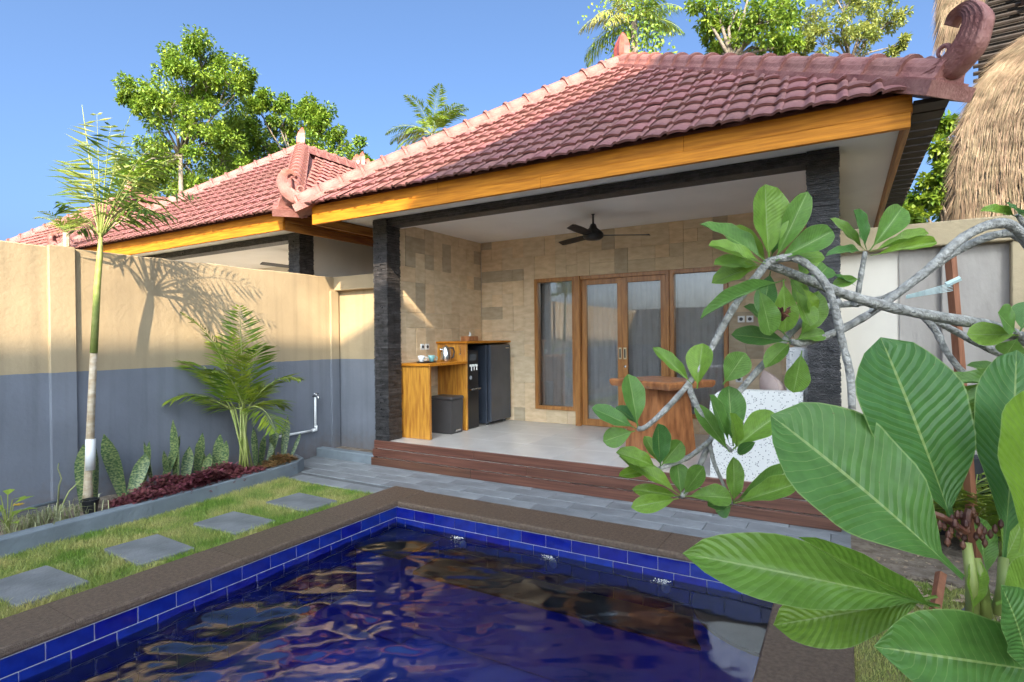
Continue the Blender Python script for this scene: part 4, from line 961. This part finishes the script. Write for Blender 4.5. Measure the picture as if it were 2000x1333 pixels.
def coconut(label, px, py, depth, r_px, n, hang, m=frond_m, vines=0, extra=None):
    c = at(px, py, depth); t = thing('coconut_palm', label, 'palm', (c.x, c.y, 0)); lf, sm, dry = MB(), MB(), MB(); L_ = r_px*depth/F
    MB().tube([(c.x-.2, c.y, 0), (c.x+.15, c.y, c.z*.5), (c.x, c.y, c.z)], [.22, .17, .13], 9).obj('trunk', bark_m, t, smooth=True)
    for i in range(n):
        a = 2*math.pi*i/n*1.618*3 + random.uniform(-.3, .3); el = random.uniform(-.25, 1.15)
        d = V((math.cos(a)*math.cos(el), math.sin(a)*math.cos(el), math.sin(el)))
        frond(t, frondy_m if i % 4 == 3 else m, c, d, L_*random.uniform(.85, 1.15), random.uniform(1.1, 2.0), 44, L_*.30, .045*depth/25, .03, hang=hang)
    
    if vines:
        v = MB()
        for _ in range(vines):
            x = c + V((random.gauss(0, L_*.28), random.gauss(0, L_*.28), random.uniform(-L_*1.1, L_*.5)))
            for k in range(5):
                v.quadleaf(x+V((random.gauss(0, .1), random.gauss(0, .1), -.12*k)), V((random.gauss(0, 1), random.gauss(0, 1), -1)), V((0, -1, .3)), .17, .11)
        v.obj('vine_leaves', leafA_m, t, fix=False, kind='stuff')
# ================================================================== background trees
d = 20; p = at(365, 440, d)
tree('broadleaf_tree', 'tall airy green tree with pale forked trunk behind the neighbouring roof', (p.x, p.y), [(345,130,45),(380,150,50),(410,160,45),(330,200,45),(400,240,50),(400,115,45),(450,150,40),(370,185,55),(285,185,40),(260,195,25),(430,210,50),(480,165,22),(330,250,55),(410,275,50),(300,300,45),(360,330,55),(440,320,45),(260,330,36),(290,350,40)], d, leafA_m, .145, 1500, .09, trunk=at(352, 300, d))
d = 23; p = at(590, 440, d)
tree('broadleaf_tree', 'rounded dense green tree beside the tall airy tree behind the roofs', (p.x, p.y), [(505,215,30),(480,240,40),(530,205,30),(450,280,40),(500,260,38),(550,235,32),(590,240,35),(630,245,35),(560,285,42),(620,290,45),(670,280,36),(690,320,36),(715,330,25),(470,300,35),(520,330,40),(600,335,42),(655,335,40),(455,335,40),(560,325,40),(610,215,26)], d, leafB_m, .15, 1500, .10)
d = 26; p = at(300, 480, d)
tree('broadleaf_tree', 'low bright green tree filling the gap under the tall airy tree', (p.x, p.y), [(290,370,40),(450,400,45),(500,380,45),(340,350,40),(400,390,45),(540,360,40),(350,390,45),(420,360,45),(470,345,40),(240,400,30),(300,420,40),(380,420,40)], d, leafA_m, .17, 1300, .11)
coconut('sunlit coconut palm showing its crown above the left hip ridge', 845, 262, 42, 85, 22, .5)
coconut('coconut palm hung with vines behind the roof finial', 1238, 40, 24, 118, 20, 1.2, vines=260)
d = 19; p = at(1430, 200, d)
tree('vine_covered_tree', 'bright tree draped in climbing vines behind the ridge', (p.x, p.y), [(1375,30,36),(1400,80,34),(1440,20,45),(1450,80,42),(1490,40,42),(1500,95,36),(1530,20,36),(1390,-20,40),(1470,-40,50),(1540,90,28)], d, leafA_m, .17, 900, .14)
d = 22; p = at(1660, 200, d)
tree('feathery_tree', 'sparse olive green tree with fine leaves behind the ridge', (p.x, p.y), [(1585,30,34),(1600,85,32),(1640,60,36),(1650,10,36),(1690,80,34),(1700,30,40),(1740,40,28),(1750,90,20),(1620,-30,40),(1570,95,20),(1720,-10,36)], d, leafC_m, .15, 700, .09)
d = 11; p = at(1850, 520, d)
tree('broadleaf_tree', 'leafy green tree between the villa eave and the thatched house', (p.x, p.y), [(1830,300,30),(1850,260,28),(1870,330,34),(1820,360,34),(1850,400,36),(1800,400,30),(1780,430,26),(1880,390,30)], d, leafB_m, .14, 700, .08)
d = 9.5; p = at(118, 470, d); 
t = thing('garden_palm', 'small palm crown peeping over the wall by the far villa', 'palm', (p.x, p.y, 0)); lf, sm = MB(), MB()
for i in range(9):
    a = i*.7; frond(t, frond_m, at(130, 455, d), V((math.cos(a), math.sin(a)*.6, .9)), .55, 1.6, 16, .16, .02, .008)
MB().tube([(p.x, p.y, 0), at(130, 455, d)], .05, 7).obj('trunk', palmbark_m, t)
# ================================================================== bed plants
pb = V((-5.94, 2.43, .08)); dep = pb.dot(ROT @ V((0,0,-1))) - EYE.dot(ROT @ V((0,0,-1)))
yp = thing('young_palm', 'slender young palm with ringed trunk and narrow drooping leaflets by the wall', 'palm', pb)
tk = [pb, at(172, 960, dep), at(178, 800, dep), at(183, 690, dep), at(190, 560, dep), at(195, 500, dep)]
MB().tube(tk[:4], [.048, .037, .030, .027], 10).obj('trunk', palmbark_m, yp, smooth=True)
MB().tube(tk[3:] + [at(197, 455, dep)], [.031, .027, .024, .014], 10).obj('crownshaft', greenstem_m, yp, smooth=True)
MB().tube([at(177, 858, dep), at(176, 918, dep)], .040, 12).obj('white_band', pvc_m, yp, smooth=True)
lf, sm = MB(), MB(); cr = at(197, 465, dep)
for (tx, ty, dd_, dr) in ((160, 205, 0, .1), (250, 250, .15, .9), (215, 270, -.2, .8), (330, 320, .1, 1.5), (385, 400, -.1, 1.9), (300, 300, -.3, 1.3), (135, 330, .1, 1.3), (125, 400, -.2, 1.6), (240, 300, .3, 1.0), (175, 300, .2, .9), (340, 430, .25, 2.0), (280, 360, -.4, 1.5), (150, 460, .2, 2.0), (255, 400, .1, 1.9), (190, 250, -.1, .7), (300, 430, -.2, 2.1)):
    tp_ = at(tx, ty, dep+dd_); v_ = tp_-cr; L_ = v_.length*1.12
    dr0 = (v_.normalized() + V((0,0,.42*dr))).normalized()
    if dr < .2: sm.tube([cr, cr.lerp(tp_, .5), tp_], [.012, .008, .002], 5); continue
    frond(yp, bamboo_m, cr, dr0, L_, dr*.9, 15, .30, .021, .008, hang=.9, start=.32)
sm.obj('spear_leaf', greenstem_m, yp, fix=False, smooth=True)
ab = V((-5.76, 3.88, .08)); dep2 = 6.27
ap_ = thing('areca_palm', 'bushy areca palm with arching feathery fronds against the grey wall', 'palm', ab)
lf, sm = MB(), MB()
for i, (tx, ty, dd_) in enumerate(((340, 668, .1), (400, 640, -.2), (338, 800, .2), (345, 775, -.3), (560, 735, .0), (545, 790, .3), (500, 690, -.2), (440, 660, .2), (470, 640, .0), (530, 830, -.4), (380, 840, .3), (430, 720, -.5), (510, 760, .5), (345, 700, -.1))):
    s0 = ab + V((random.uniform(-.08, .08), random.uniform(-.08, .08), 0)); md = at(470+(tx-450)*.12, 800, dep2)
    tp_ = at(tx, ty, dep2+dd_); md = md + V((random.uniform(-.04, .04), random.uniform(-.04, .04), 0))
    MB().tube([s0, s0.lerp(md, .5), md], [.011, .010, .008], 6).obj('stem', greenstem_m, ap_, smooth=True)
    v_ = tp_-md; frond(ap_, frond_m, md, v_.normalized() + V((0,0,.45)), v_.length*1.25, 1.6, 38, .32, .022, .009, hang=.4, start=.08)

def sword(base, tip, w_, name, m, parent, twist):
    b = MB(); d_ = tip-base; sd = V((math.cos(twist), math.sin(twist), 0)); N = 7
    for i in range(N+1):
        t = i/N; ww = w_*(.5+.5*min(1, t/.5)) * (1 if t < .7 else max(.03, ((1-t)/.3)**.6)); c = base + d_*t + V((0, 0, 0)); nn = V((-sd.y, sd.x, 0))
        b.v += [c - sd*ww*.5, c + nn*ww*.16, c + sd*ww*.5]
    for i in range(N):
        o_ = i*3; b.f += [(o_, o_+1, o_+4, o_+3), (o_+1, o_+2, o_+5, o_+4)]
    return b.obj(name, m, parent, fix=False, smooth=True)
SP = [[(165,945,163,868,36),(185,945,182,860,34)], [(240,948,203,848,36),(252,945,287,882,32),(275,942,292,862,26),(300,935,281,862,20)],
      [(312,940,352,850,28),(345,930,338,820,30),(330,938,320,880,22)], [(360,928,370,872,24),(380,925,396,845,28),(405,922,384,866,22),(420,918,430,848,26),(436,912,442,860,18),(395,925,410,885,20)],
      [(500,898,495,835,18),(520,896,545,830,16),(508,898,516,850,16),(535,893,528,842,16),(552,890,562,812,17),(565,888,587,846,9)]]
LB = ['pair of mottled snake plant leaves behind the young palm trunk', 'snake plant with spreading mottled leaves next to the young palm', 'snake plant with tall upright leaves in the middle of the bed', 'dense snake plant clump left of the areca palm', 'narrow snake plant clump between areca palm and water pipe']
for pl_, lb in zip(SP, LB):
    c = onx(pl_[0][0], 900, -5.93); t = thing('snake_plant', lb, 'plant', (c.x, c.y, .08), group='snake plants in the bed')
    for bx, by, tx, ty, w_ in pl_:
        X_ = -5.95 + random.uniform(-.06, .08); b0 = onx(bx, by, X_); b0.z = .07; t0 = onx(tx, ty, X_ + random.uniform(-.08, .06)); dpx = -X_*.509+b0.y*.861
        sword(b0, t0, w_*.85*dpx/F, 'leaf', sans_m, t, R(30.6)+random.uniform(-.5, .5))
def cover(name, label, m, n, y0, y1, d0, d1, hgt, lf_):
    b = MB()
    for _ in range(n):
        y = random.uniform(y0, y1); x = kerb_x(y) - .12 - random.uniform(d0, d1); e = math.sin((y-y0)/(y1-y0)*math.pi)**.4
        z = .08 + hgt*e*random.random()**.6*(.7+.3*math.sin(y*9)*math.cos(x*13)); a = random.uniform(0, 6.28)
        b.quadleaf(V((x + .04*e*random.uniform(-1, 2), y, z)), V((math.cos(a), math.sin(a), random.uniform(-.3, .7))), V((0, 0, 1)), lf_*random.uniform(.6, 1.3), lf_*.75, .1)
    b.obj(name, m, label=label, cat='ground cover', kind='stuff', fix=False)
cover('maroon_ground_cover', 'dark maroon leafy ground cover spilling over the kerb', maroon_m, 6500, 2.52, 4.02, -.05, .33, .20, .042)
cover('rust_ground_cover', 'rusty brown ground cover at the rounded end of the bed', rust_m, 2200, 4.0, 4.6, -.02, .22, .14, .035)
def tufts(name, label, cx, cy, n, h, m, w_=.004, spread=.09):
    b = MB()
    for _ in range(n):
        a = random.uniform(0, 6.28); L_ = h*random.uniform(.6, 1.2); p0 = V((cx+random.gauss(0, spread), cy+random.gauss(0, spread*1.6), .07)); o_ = V((math.cos(a), math.sin(a), 0)); s = V((-o_.y, o_.x, 0))*w_
        p1 = p0 + o_*L_*.25 + V((0,0,L_*.75)); p2 = p0 + o_*L_*.75 + V((0,0,L_*.7))
        b.add([p0-s, p0+s, p1+s, p1-s, p2], [(0,1,2,3), (3,2,4)])
    b.obj(name, m, label=label, cat='grass', kind='stuff', fix=False)
tufts('pale_grass_tuft', 'tuft of pale arching grass in the open soil of the bed', -5.62, 1.95, 170, .17, tuft_m)
tufts('pale_grass_tuft', 'pale grass tuft beside the black nursery pot', -5.72, 2.22, 60, .15, tuft_m)
for pts, lb in ((((62,985),(63,960),(58,930),(48,905),(45,880),(44,902)), 'bare pale stem with a dry tip in front of the grey wall'), (((113,990),(115,950),(120,935),(113,915),(115,905)), 'crooked bare stem close to the wall pilaster')):
    dd = 5.0; MB().tube([at(x, y, dd) for x, y in pts[:5]], [.007, .007, .006, .005, .004], 6).obj('bare_stem', tuft_m, label=lb, cat='plant', smooth=True)
MB().tube([at(115, 1000, 4.9), at(135, 960, 4.95), at(158, 938, 5)], [.006, .005, .004], 6).obj('green_shoot', greenstem_m, label='thin green shoot leaning toward the young palm trunk', cat='plant')
po = onz(176, 1000, .09)
MB().lathe([(.05, 0), (.066, .10), (.07, .10), (.07, .115), (.062, .115), (.055, .06)], (po.x, po.y, .085), 18).obj('nursery_pot', dark_m, label='small black nursery pot at the foot of the young palm', cat='pot')
c = onz(15, 1040, .1); t = thing('leafy_plant', 'leafy green plant with a yellow flower at the end of the bed', 'plant', (c.x, c.y, .08)); s = MB(); f_ = MB()
for i in range(11):
    a = i*2.4; h = .08 + .022*i; e = c + V((.05*math.cos(a), .05*math.sin(a), h)); s.tube([c, c.lerp(e, .6)+V((0,0,.02)), e], .004, 5)
    l = MB(); l.quadleaf(e, V((math.cos(a), math.sin(a), .25)), V((0,0,1)), .15, .075, .12); l.obj('leaf', leafA_m, t, fix=False)
s.obj('stem', greenstem_m, t, fix=False)
for i in range(9):
    a = i*.7; f_.quadleaf(c + V((.06, .05, .2)), V((math.cos(a), math.sin(a), .5)), V((0,0,1)), .045, .025)
f_.obj('flower', mat('yellow_petal', (.55, .35, .04), .6, .1), t, fix=False)
# ================================================================== plumeria
def pleaf_mesh(curl, fold, wave, nm):
    b = MB(); NU, NV = 8, 16; uv = []
    for j in range(NV+1):
        v_ = j/NV; w_ = (.05 if v_ < .12 else .05 + .95*math.sin(math.pi*min(1, ((v_-.12)/.88)**1.45))**.62) if v_ < .999 else .0
        for i in range(NU+1):
            u = i/NU*2-1; x = u*w_*.5
            z = abs(u)*w_*fold*.5 - curl*v_*v_ + wave*(.016*math.sin(v_*19+(1 if u > 0 else 2.1)) + .03*math.sin(v_*6.5+(0 if u > 0 else 1.7)))*abs(u)*w_ + .03*u*u*w_*math.sin(v_*3+1)
            b.v.append((x, v_, z)); uv.append((i/NU, v_))
    b.f = [(j*(NU+1)+i, j*(NU+1)+i+1, (j+1)*(NU+1)+i+1, (j+1)*(NU+1)+i) for j in range(NV) for i in range(NU)]
    me_ = b.mesh(nm, plum_m, True); ul = me_.uv_layers.new(name='UVMap')
    for lp in me_.loops: ul.data[lp.index].uv = uv[lp.vertex_index]
    return me_
PL = [pleaf_mesh(c_, f_, w_, 'leaf') for c_, f_, w_ in ((.10, .16, 1), (.20, .22, 1.6), (.05, .10, .8), (-.05, .25, 1.2), (.28, .30, 1))]
CAMB = ROT @ V((0,0,1)); CAMU = ROT @ V((0,1,0)); CAMR = ROT @ V((1,0,0))
def pleaf(parent, base, tip, w_, nrm=None, var=None):
    d_ = tip-base; L_ = d_.length; d_.normalize(); nn = nrm if nrm is not None else (CAMB*random.uniform(.5, 1.1) + V((0,0,1))*random.uniform(.2, .9) + CAMR*random.uniform(-.35, .35))
    x = d_.cross(nn); x.normalize(); z = x.cross(d_)
    link('leaf', PL[var if var is not None else random.randrange(5)], parent, mw=frame(base, x*w_, d_*L_, z*L_))
tr_ = V((1.75, 1.55, 0)); D0 = 2.15
pm = thing('plumeria_tree', 'plumeria tree with bare grey branches reaching across the patio view', 'tree', tr_)
def branch(pts, r0, r1, d0, d1, n=None):
    P_ = [at(x, y, d0+(d1-d0)*i/(len(pts)-1)) for i, (x, y) in enumerate(pts)]; Q = []
    for i in range(len(P_)-1):        # smooth subdivide (Catmull-Rom)
        a, b, c, e = P_[max(i-1, 0)], P_[i], P_[i+1], P_[min(i+2, len(P_)-1)]
        for k in range(4):
            t = k/4; Q.append(.5*((2*b) + (c-a)*t + (2*a-5*b+4*c-e)*t*t + (3*b-a-3*c+e)*t**3))
    Q.append(P_[-1]); m_ = len(Q); rs = [.76*(r0+(r1-r0)*i/(m_-1))*(1+.07*math.sin(i*2.9)+.05*math.sin(i*5.3)) for i in range(m_)]
    dm = (d0+d1)/2/F; MB().tube(Q, [r*dm for r in rs], 9).obj('branch', plbark_m, pm, smooth=True)
crotch = at(2120, 760, 2.35)
MB().tube([tr_, tr_.lerp(crotch, .5)+V((.05, 0, 0)), crotch], [.07, .055, .045], 10).obj('trunk', plbark_m, pm, smooth=True)
branch([(2130,760),(2030,680),(1945,640),(1850,622),(1750,603),(1660,578),(1580,548),(1530,528),(1497,516)], 17, 10, 2.3, 2.0)
branch([(2130,740),(2060,540),(1990,452),(1945,437),(1880,465),(1820,520),(1770,560),(1700,612),(1630,650),(1570,670),(1545,668)], 15, 8, 2.35, 2.2)
branch([(2060,560),(2000,470),(1950,458),(1870,490),(1800,540),(1740,578),(1680,592),(1600,600),(1550,612)], 12, 7, 2.45, 2.5)
branch([(1500,512),(1478,540),(1440,590),(1405,650),(1380,700),(1345,750),(1300,800),(1262,834),(1245,838)], 11, 6, 2.0, 1.95)
branch([(1345,748),(1352,775),(1375,820),(1400,855),(1430,882)], 9, 5, 1.97, 1.95)
branch([(1640,590),(1570,625),(1520,680),(1470,735),(1425,790),(1392,850),(1375,890),(1350,945),(1330,972)], 10, 6, 2.3, 2.05)
branch([(1388,860),(1350,890),(1320,905),(1288,915)], 7, 5, 2.1, 2.05)
branch([(1386,868),(1395,905),(1410,940),(1430,985)], 6, 3.5, 2.1, 2.05)
branch([(1500,512),(1545,503),(1580,520),(1612,555),(1630,600),(1645,670),(1660,730),(1664,800)], 11, 9, 2.0, 1.9)
branch([(2120,790),(2010,715),(1950,690),(1880,655),(1800,615),(1735,600)], 12, 7, 2.35, 2.4)
branch([(1800,615),(1830,650),(1850,690),(1900,740),(1985,745)], 9, 7, 2.4, 2.3)
branch([(1672,600),(1680,550),(1690,492)], 7, 6, 2.45, 2.45)
branch([(1700,612),(1715,600),(1725,585)], 4, 3, 2.2, 2.15)
branch([(2060,560),(2000,440),(1985,420)], 7, 5, 2.4, 2.4)
branch([(2050,640),(1995,655),(1985,650)], 8, 6, 2.2, 2.1)
LV = [ # base, tip, width px, depth
 (1502,512,1490,362,74,2.0),(1512,512,1580,372,40,2.0),(1495,512,1382,418,58,1.98),(1495,516,1380,486,44,1.95),(1515,510,1624,455,46,1.98),(1492,520,1388,540,50,2.05),(1535,548,1370,592,30,1.9),(1490,520,1400,508,40,2.1),(1520,505,1612,500,44,2.1),(1505,508,1530,400,36,2.1),(1500,515,1440,440,34,2.1),
 (1530,545,1535,650,44,2.0),(1480,560,1512,655,50,1.95),(1565,560,1600,612,30,2.05),(1560,550,1588,482,40,2.1),(1580,560,1625,510,40,2.15),(1550,560,1580,640,40,2.1),(1505,530,1490,610,36,2.15),(1540,540,1575,590,36,2.2),
 (1543,668,1432,650,38,2.2),(1560,660,1612,576,46,2.2),(1550,665,1618,648,26,2.2),(1566,685,1552,768,50,2.18),(1545,670,1500,702,32,2.2),(1540,662,1470,590,44,2.2),(1550,660,1530,600,42,2.25),(1560,670,1600,640,30,2.25),
 (1245,836,1232,730,46,1.95),(1243,838,1158,795,38,1.95),(1240,842,1178,862,36,1.92),(1250,834,1212,790,30,1.98),
 (1290,915,1282,826,40,2.05),(1290,912,1330,862,38,2.05),(1285,915,1215,878,36,2.0),(1282,916,1207,932,22,2.05),(1292,912,1262,850,30,2.1),
 (1330,970,1240,955,26,2.05),(1326,974,1236,990,32,2.02),(1330,968,1322,905,38,2.05),(1334,968,1372,912,36,2.05),(1338,970,1436,966,40,2.0),(1328,968,1216,885,38,2.02),
 (1430,880,1522,800,50,1.95),(1425,870,1392,772,40,1.95),(1432,872,1422,755,50,1.97),(1412,752,1456,690,46,1.97),(1362,760,1368,668,46,1.95),(1352,752,1280,672,26,1.93),(1436,880,1442,815,36,1.98),(1440,885,1470,830,30,2.0),(1425,884,1360,790,30,1.93),(1440,888,1460,870,18,1.93),
 (1432,985,1438,900,32,2.05),(1434,984,1565,945,40,2.0),(1432,982,1552,915,38,2.08),(1430,988,1400,1000,30,2.05),(1428,986,1385,985,26,2.05),
 (1690,490,1618,430,26,2.45),(1692,488,1662,412,46,2.45),(1698,490,1778,392,44,2.42),(1700,492,1812,463,24,2.4),(1700,500,1826,478,26,2.42),(1685,492,1626,485,20,2.45),(1680,545,1632,552,22,2.4),(1672,560,1630,530,22,2.4),
 (1985,650,1945,612,62,2.1),(1990,655,1890,652,48,2.1),(1988,660,1965,695,44,2.05),(1992,648,2020,590,50,2.1),(1985,425,1935,400,24,2.4),(1990,422,1985,395,30,2.4),(1998,425,2010,390,30,2.4),
 (1985,745,1822,735,34,2.3),(1985,748,1880,790,30,2.3),(1990,742,1900,705,30,2.32),(1985,750,1845,842,46,2.3),(1988,752,1830,800,34,2.35),(1990,755,1910,850,46,2.25),(1995,752,2040,700,50,2.3)]
for bx, by, tx, ty, w_, dd in LV:
    pleaf(pm, at(bx, by, dd), at(tx, ty, dd + random.uniform(-.10, .06)), w_*1.12*dd/F)
b = MB(); bc = at(1528, 610, 1.98)
for i in range(16):
    a = i*2.4; e = bc + V((.018*math.cos(a), .018*math.sin(a), .012*math.sin(i))); b.tube([bc - V((0,0,.03)), e, e + (e-bc)*.5], [.003, .005, .002], 5)
b.obj('flower_buds', mat('maroon_bud', (.05, .012, .012), .5, .3, 60, c2=(.16, .06, .03)), pm, kind='stuff', fix=False)
# near plumeria rosette
dn = .64; fb = at(1905, 1200, dn); ft_ = V((fb.x+.22, fb.y-.05, 0))
nm_ = thing('young_plumeria', 'plumeria shoot with very large glossy leaves and maroon buds on the lawn', 'plant', ft_)
MB().tube([ft_, ft_.lerp(fb, .5)+V((.05, 0, 0)), at(1960, 1330, dn+.02), fb], [.03, .026, .02, .014], 10).obj('stem', plbark_m, nm_, smooth=True)
NL = [(1880,1130,1530,800,240,.62,.66,0),(1868,1045,1735,655,235,.66,.70,2),(1835,1185,1368,1075,125,.60,.60,1),(1845,1200,1545,1048,38,.57,.55,3),(1830,1165,1522,1225,105,.60,.62,1),
      (2090,1320,1785,1275,170,.55,.50,1),(1960,1090,1998,680,150,.66,.70,2),(2010,1330,2000,1165,120,.52,.5,1),(1990,1080,2060,760,190,.60,.62,0),(1930,1130,1905,1010,46,.70,.74,3),(1900,1200,1900,1090,40,.62,.64,3),(1950,1120,2030,960,100,.7,.74,2),(1945,1180,2080,1130,120,.6,.58,0)]
for bx, by, tx, ty, w_, d0, d1, vr in NL:
    pleaf(nm_, at(bx, by, d0), at(tx, ty, d1), w_*1.05*(d0+d1)/2/F, CAMB*1.0 + V((0,0,.45)) + CAMR*random.uniform(-.2, .2), vr)
for a, c in (((1900,1215),(1888,1060)), ((1925,1205),(1905,1090)), ((1950,1200),(1960,1090))):
    MB().tube([at(*a, .63), at((a[0]+c[0])/2+4, (a[1]+c[1])/2, .63), at(*c, .64)], [.007, .006, .005], 8).obj('flower_stalk', greenstem_m, nm_, smooth=True)
bud_m = MATS['maroon_bud']; bc = at(1888, 1040, .64); b = MB()
for i in range(34):
    a = i*2.4; r_ = .004+.0009*i; e = bc + CAMR*r_*math.cos(a)*1.1 + CAMU*(r_*math.sin(a)*.6+.004) + CAMB*random.uniform(-.012, .012); b.lathe([(.0004, -.005), (.0030, -.001), (.0026, .003), (.0006, .006)], e, 6)
b.tube([bc, at(1840, 1010, .64), at(1765, 985, .65)], [.004, .004, .005], 6); b.tube([bc, at(1890, 1005, .64), at(1893, 995, .64)], [.004, .004, .004], 6)
b.obj('flower_buds', bud_m, nm_, kind='stuff', fix=False)
# ================================================================== right side clutter
st = thing('wooden_stake', 'leaning red brown wooden stake supporting the plumeria branches', 'stake', (.72, 4.9, 0))
a, c = ony(1856, 500, 4.9), ony(1888, 880, 4.9); c2 = c + (c-a)*((c.z+.02)/(a.z-c.z))
MB().tube([a, c2], .034, 4).obj('post', stake_m, st)
tw = MB()
for k in range(6): tw.tube([at(1770, 578+k, 2.3), a.lerp(c, .14+.008*k)], .002, 4)
tw.tube([a.lerp(c, .12)+V((.04, -.02, 0)), a.lerp(c, .15)+V((-.04, -.03, 0))], .02, 6)
tw.obj('twine', mat('pale_blue_twine', (.5, .62, .6), .8, .1), label='pale green twine tying a plumeria branch to the stake', cat='twine', fix=False)
MB().tube([at(1838, 1120, 2.6), at(1825, 1200, 2.5)], .022, 4).obj('wooden_peg', stake_m, label='short brown wooden peg leaning in the right lawn', cat='stake')
for i, (px, py, h, n, m_) in enumerate(((1800, 900, .8, 12, bamboo_m), (1890, 860, .9, 14, frond_m), (1950, 880, 1.0, 14, frond_m), (1760, 930, .45, 10, leafB_m))):
    c = ony(px, py, 5.1); c.z = .0; t = thing('garden_shrub', ['grassy shrub behind the near plumeria leaves', 'fan leaved shrub at the foot of the stake', 'tall leafy shrub by the right cross wall', 'low leafy shrub at the right end of the steps'][i], 'plant', c); lf, sm = MB(), MB()
    for k in range(n):
        a = k*2.4; frond(t, m_, c, V((math.cos(a)*.6, math.sin(a)*.6, 1.1)), h*random.uniform(.7, 1.1), 1.3, 16, .16, .028, .007, hang=.3)
b = MB()
for _ in range(160):
    p = V((random.uniform(.15, 1.0), random.uniform(3.7, 4.9), .0)); a = random.uniform(0, 6.28); b.quadleaf(p, V((math.cos(a), math.sin(a), .1)), V((0,0,1)), random.uniform(.05, .14), .05, .2)
b.obj('leaf_litter', mat('dry_leaf', (.25, .17, .10), .8, .3, 9, c2=(.42, .32, .22), isl=.3), label='scattered dry leaves on the soil right of the steps', cat='leaf litter', kind='stuff', fix=False)
MB().box(.03, 3, 4.42, 5.43, -.04, .008).obj('soil', soil_m, kind='structure')
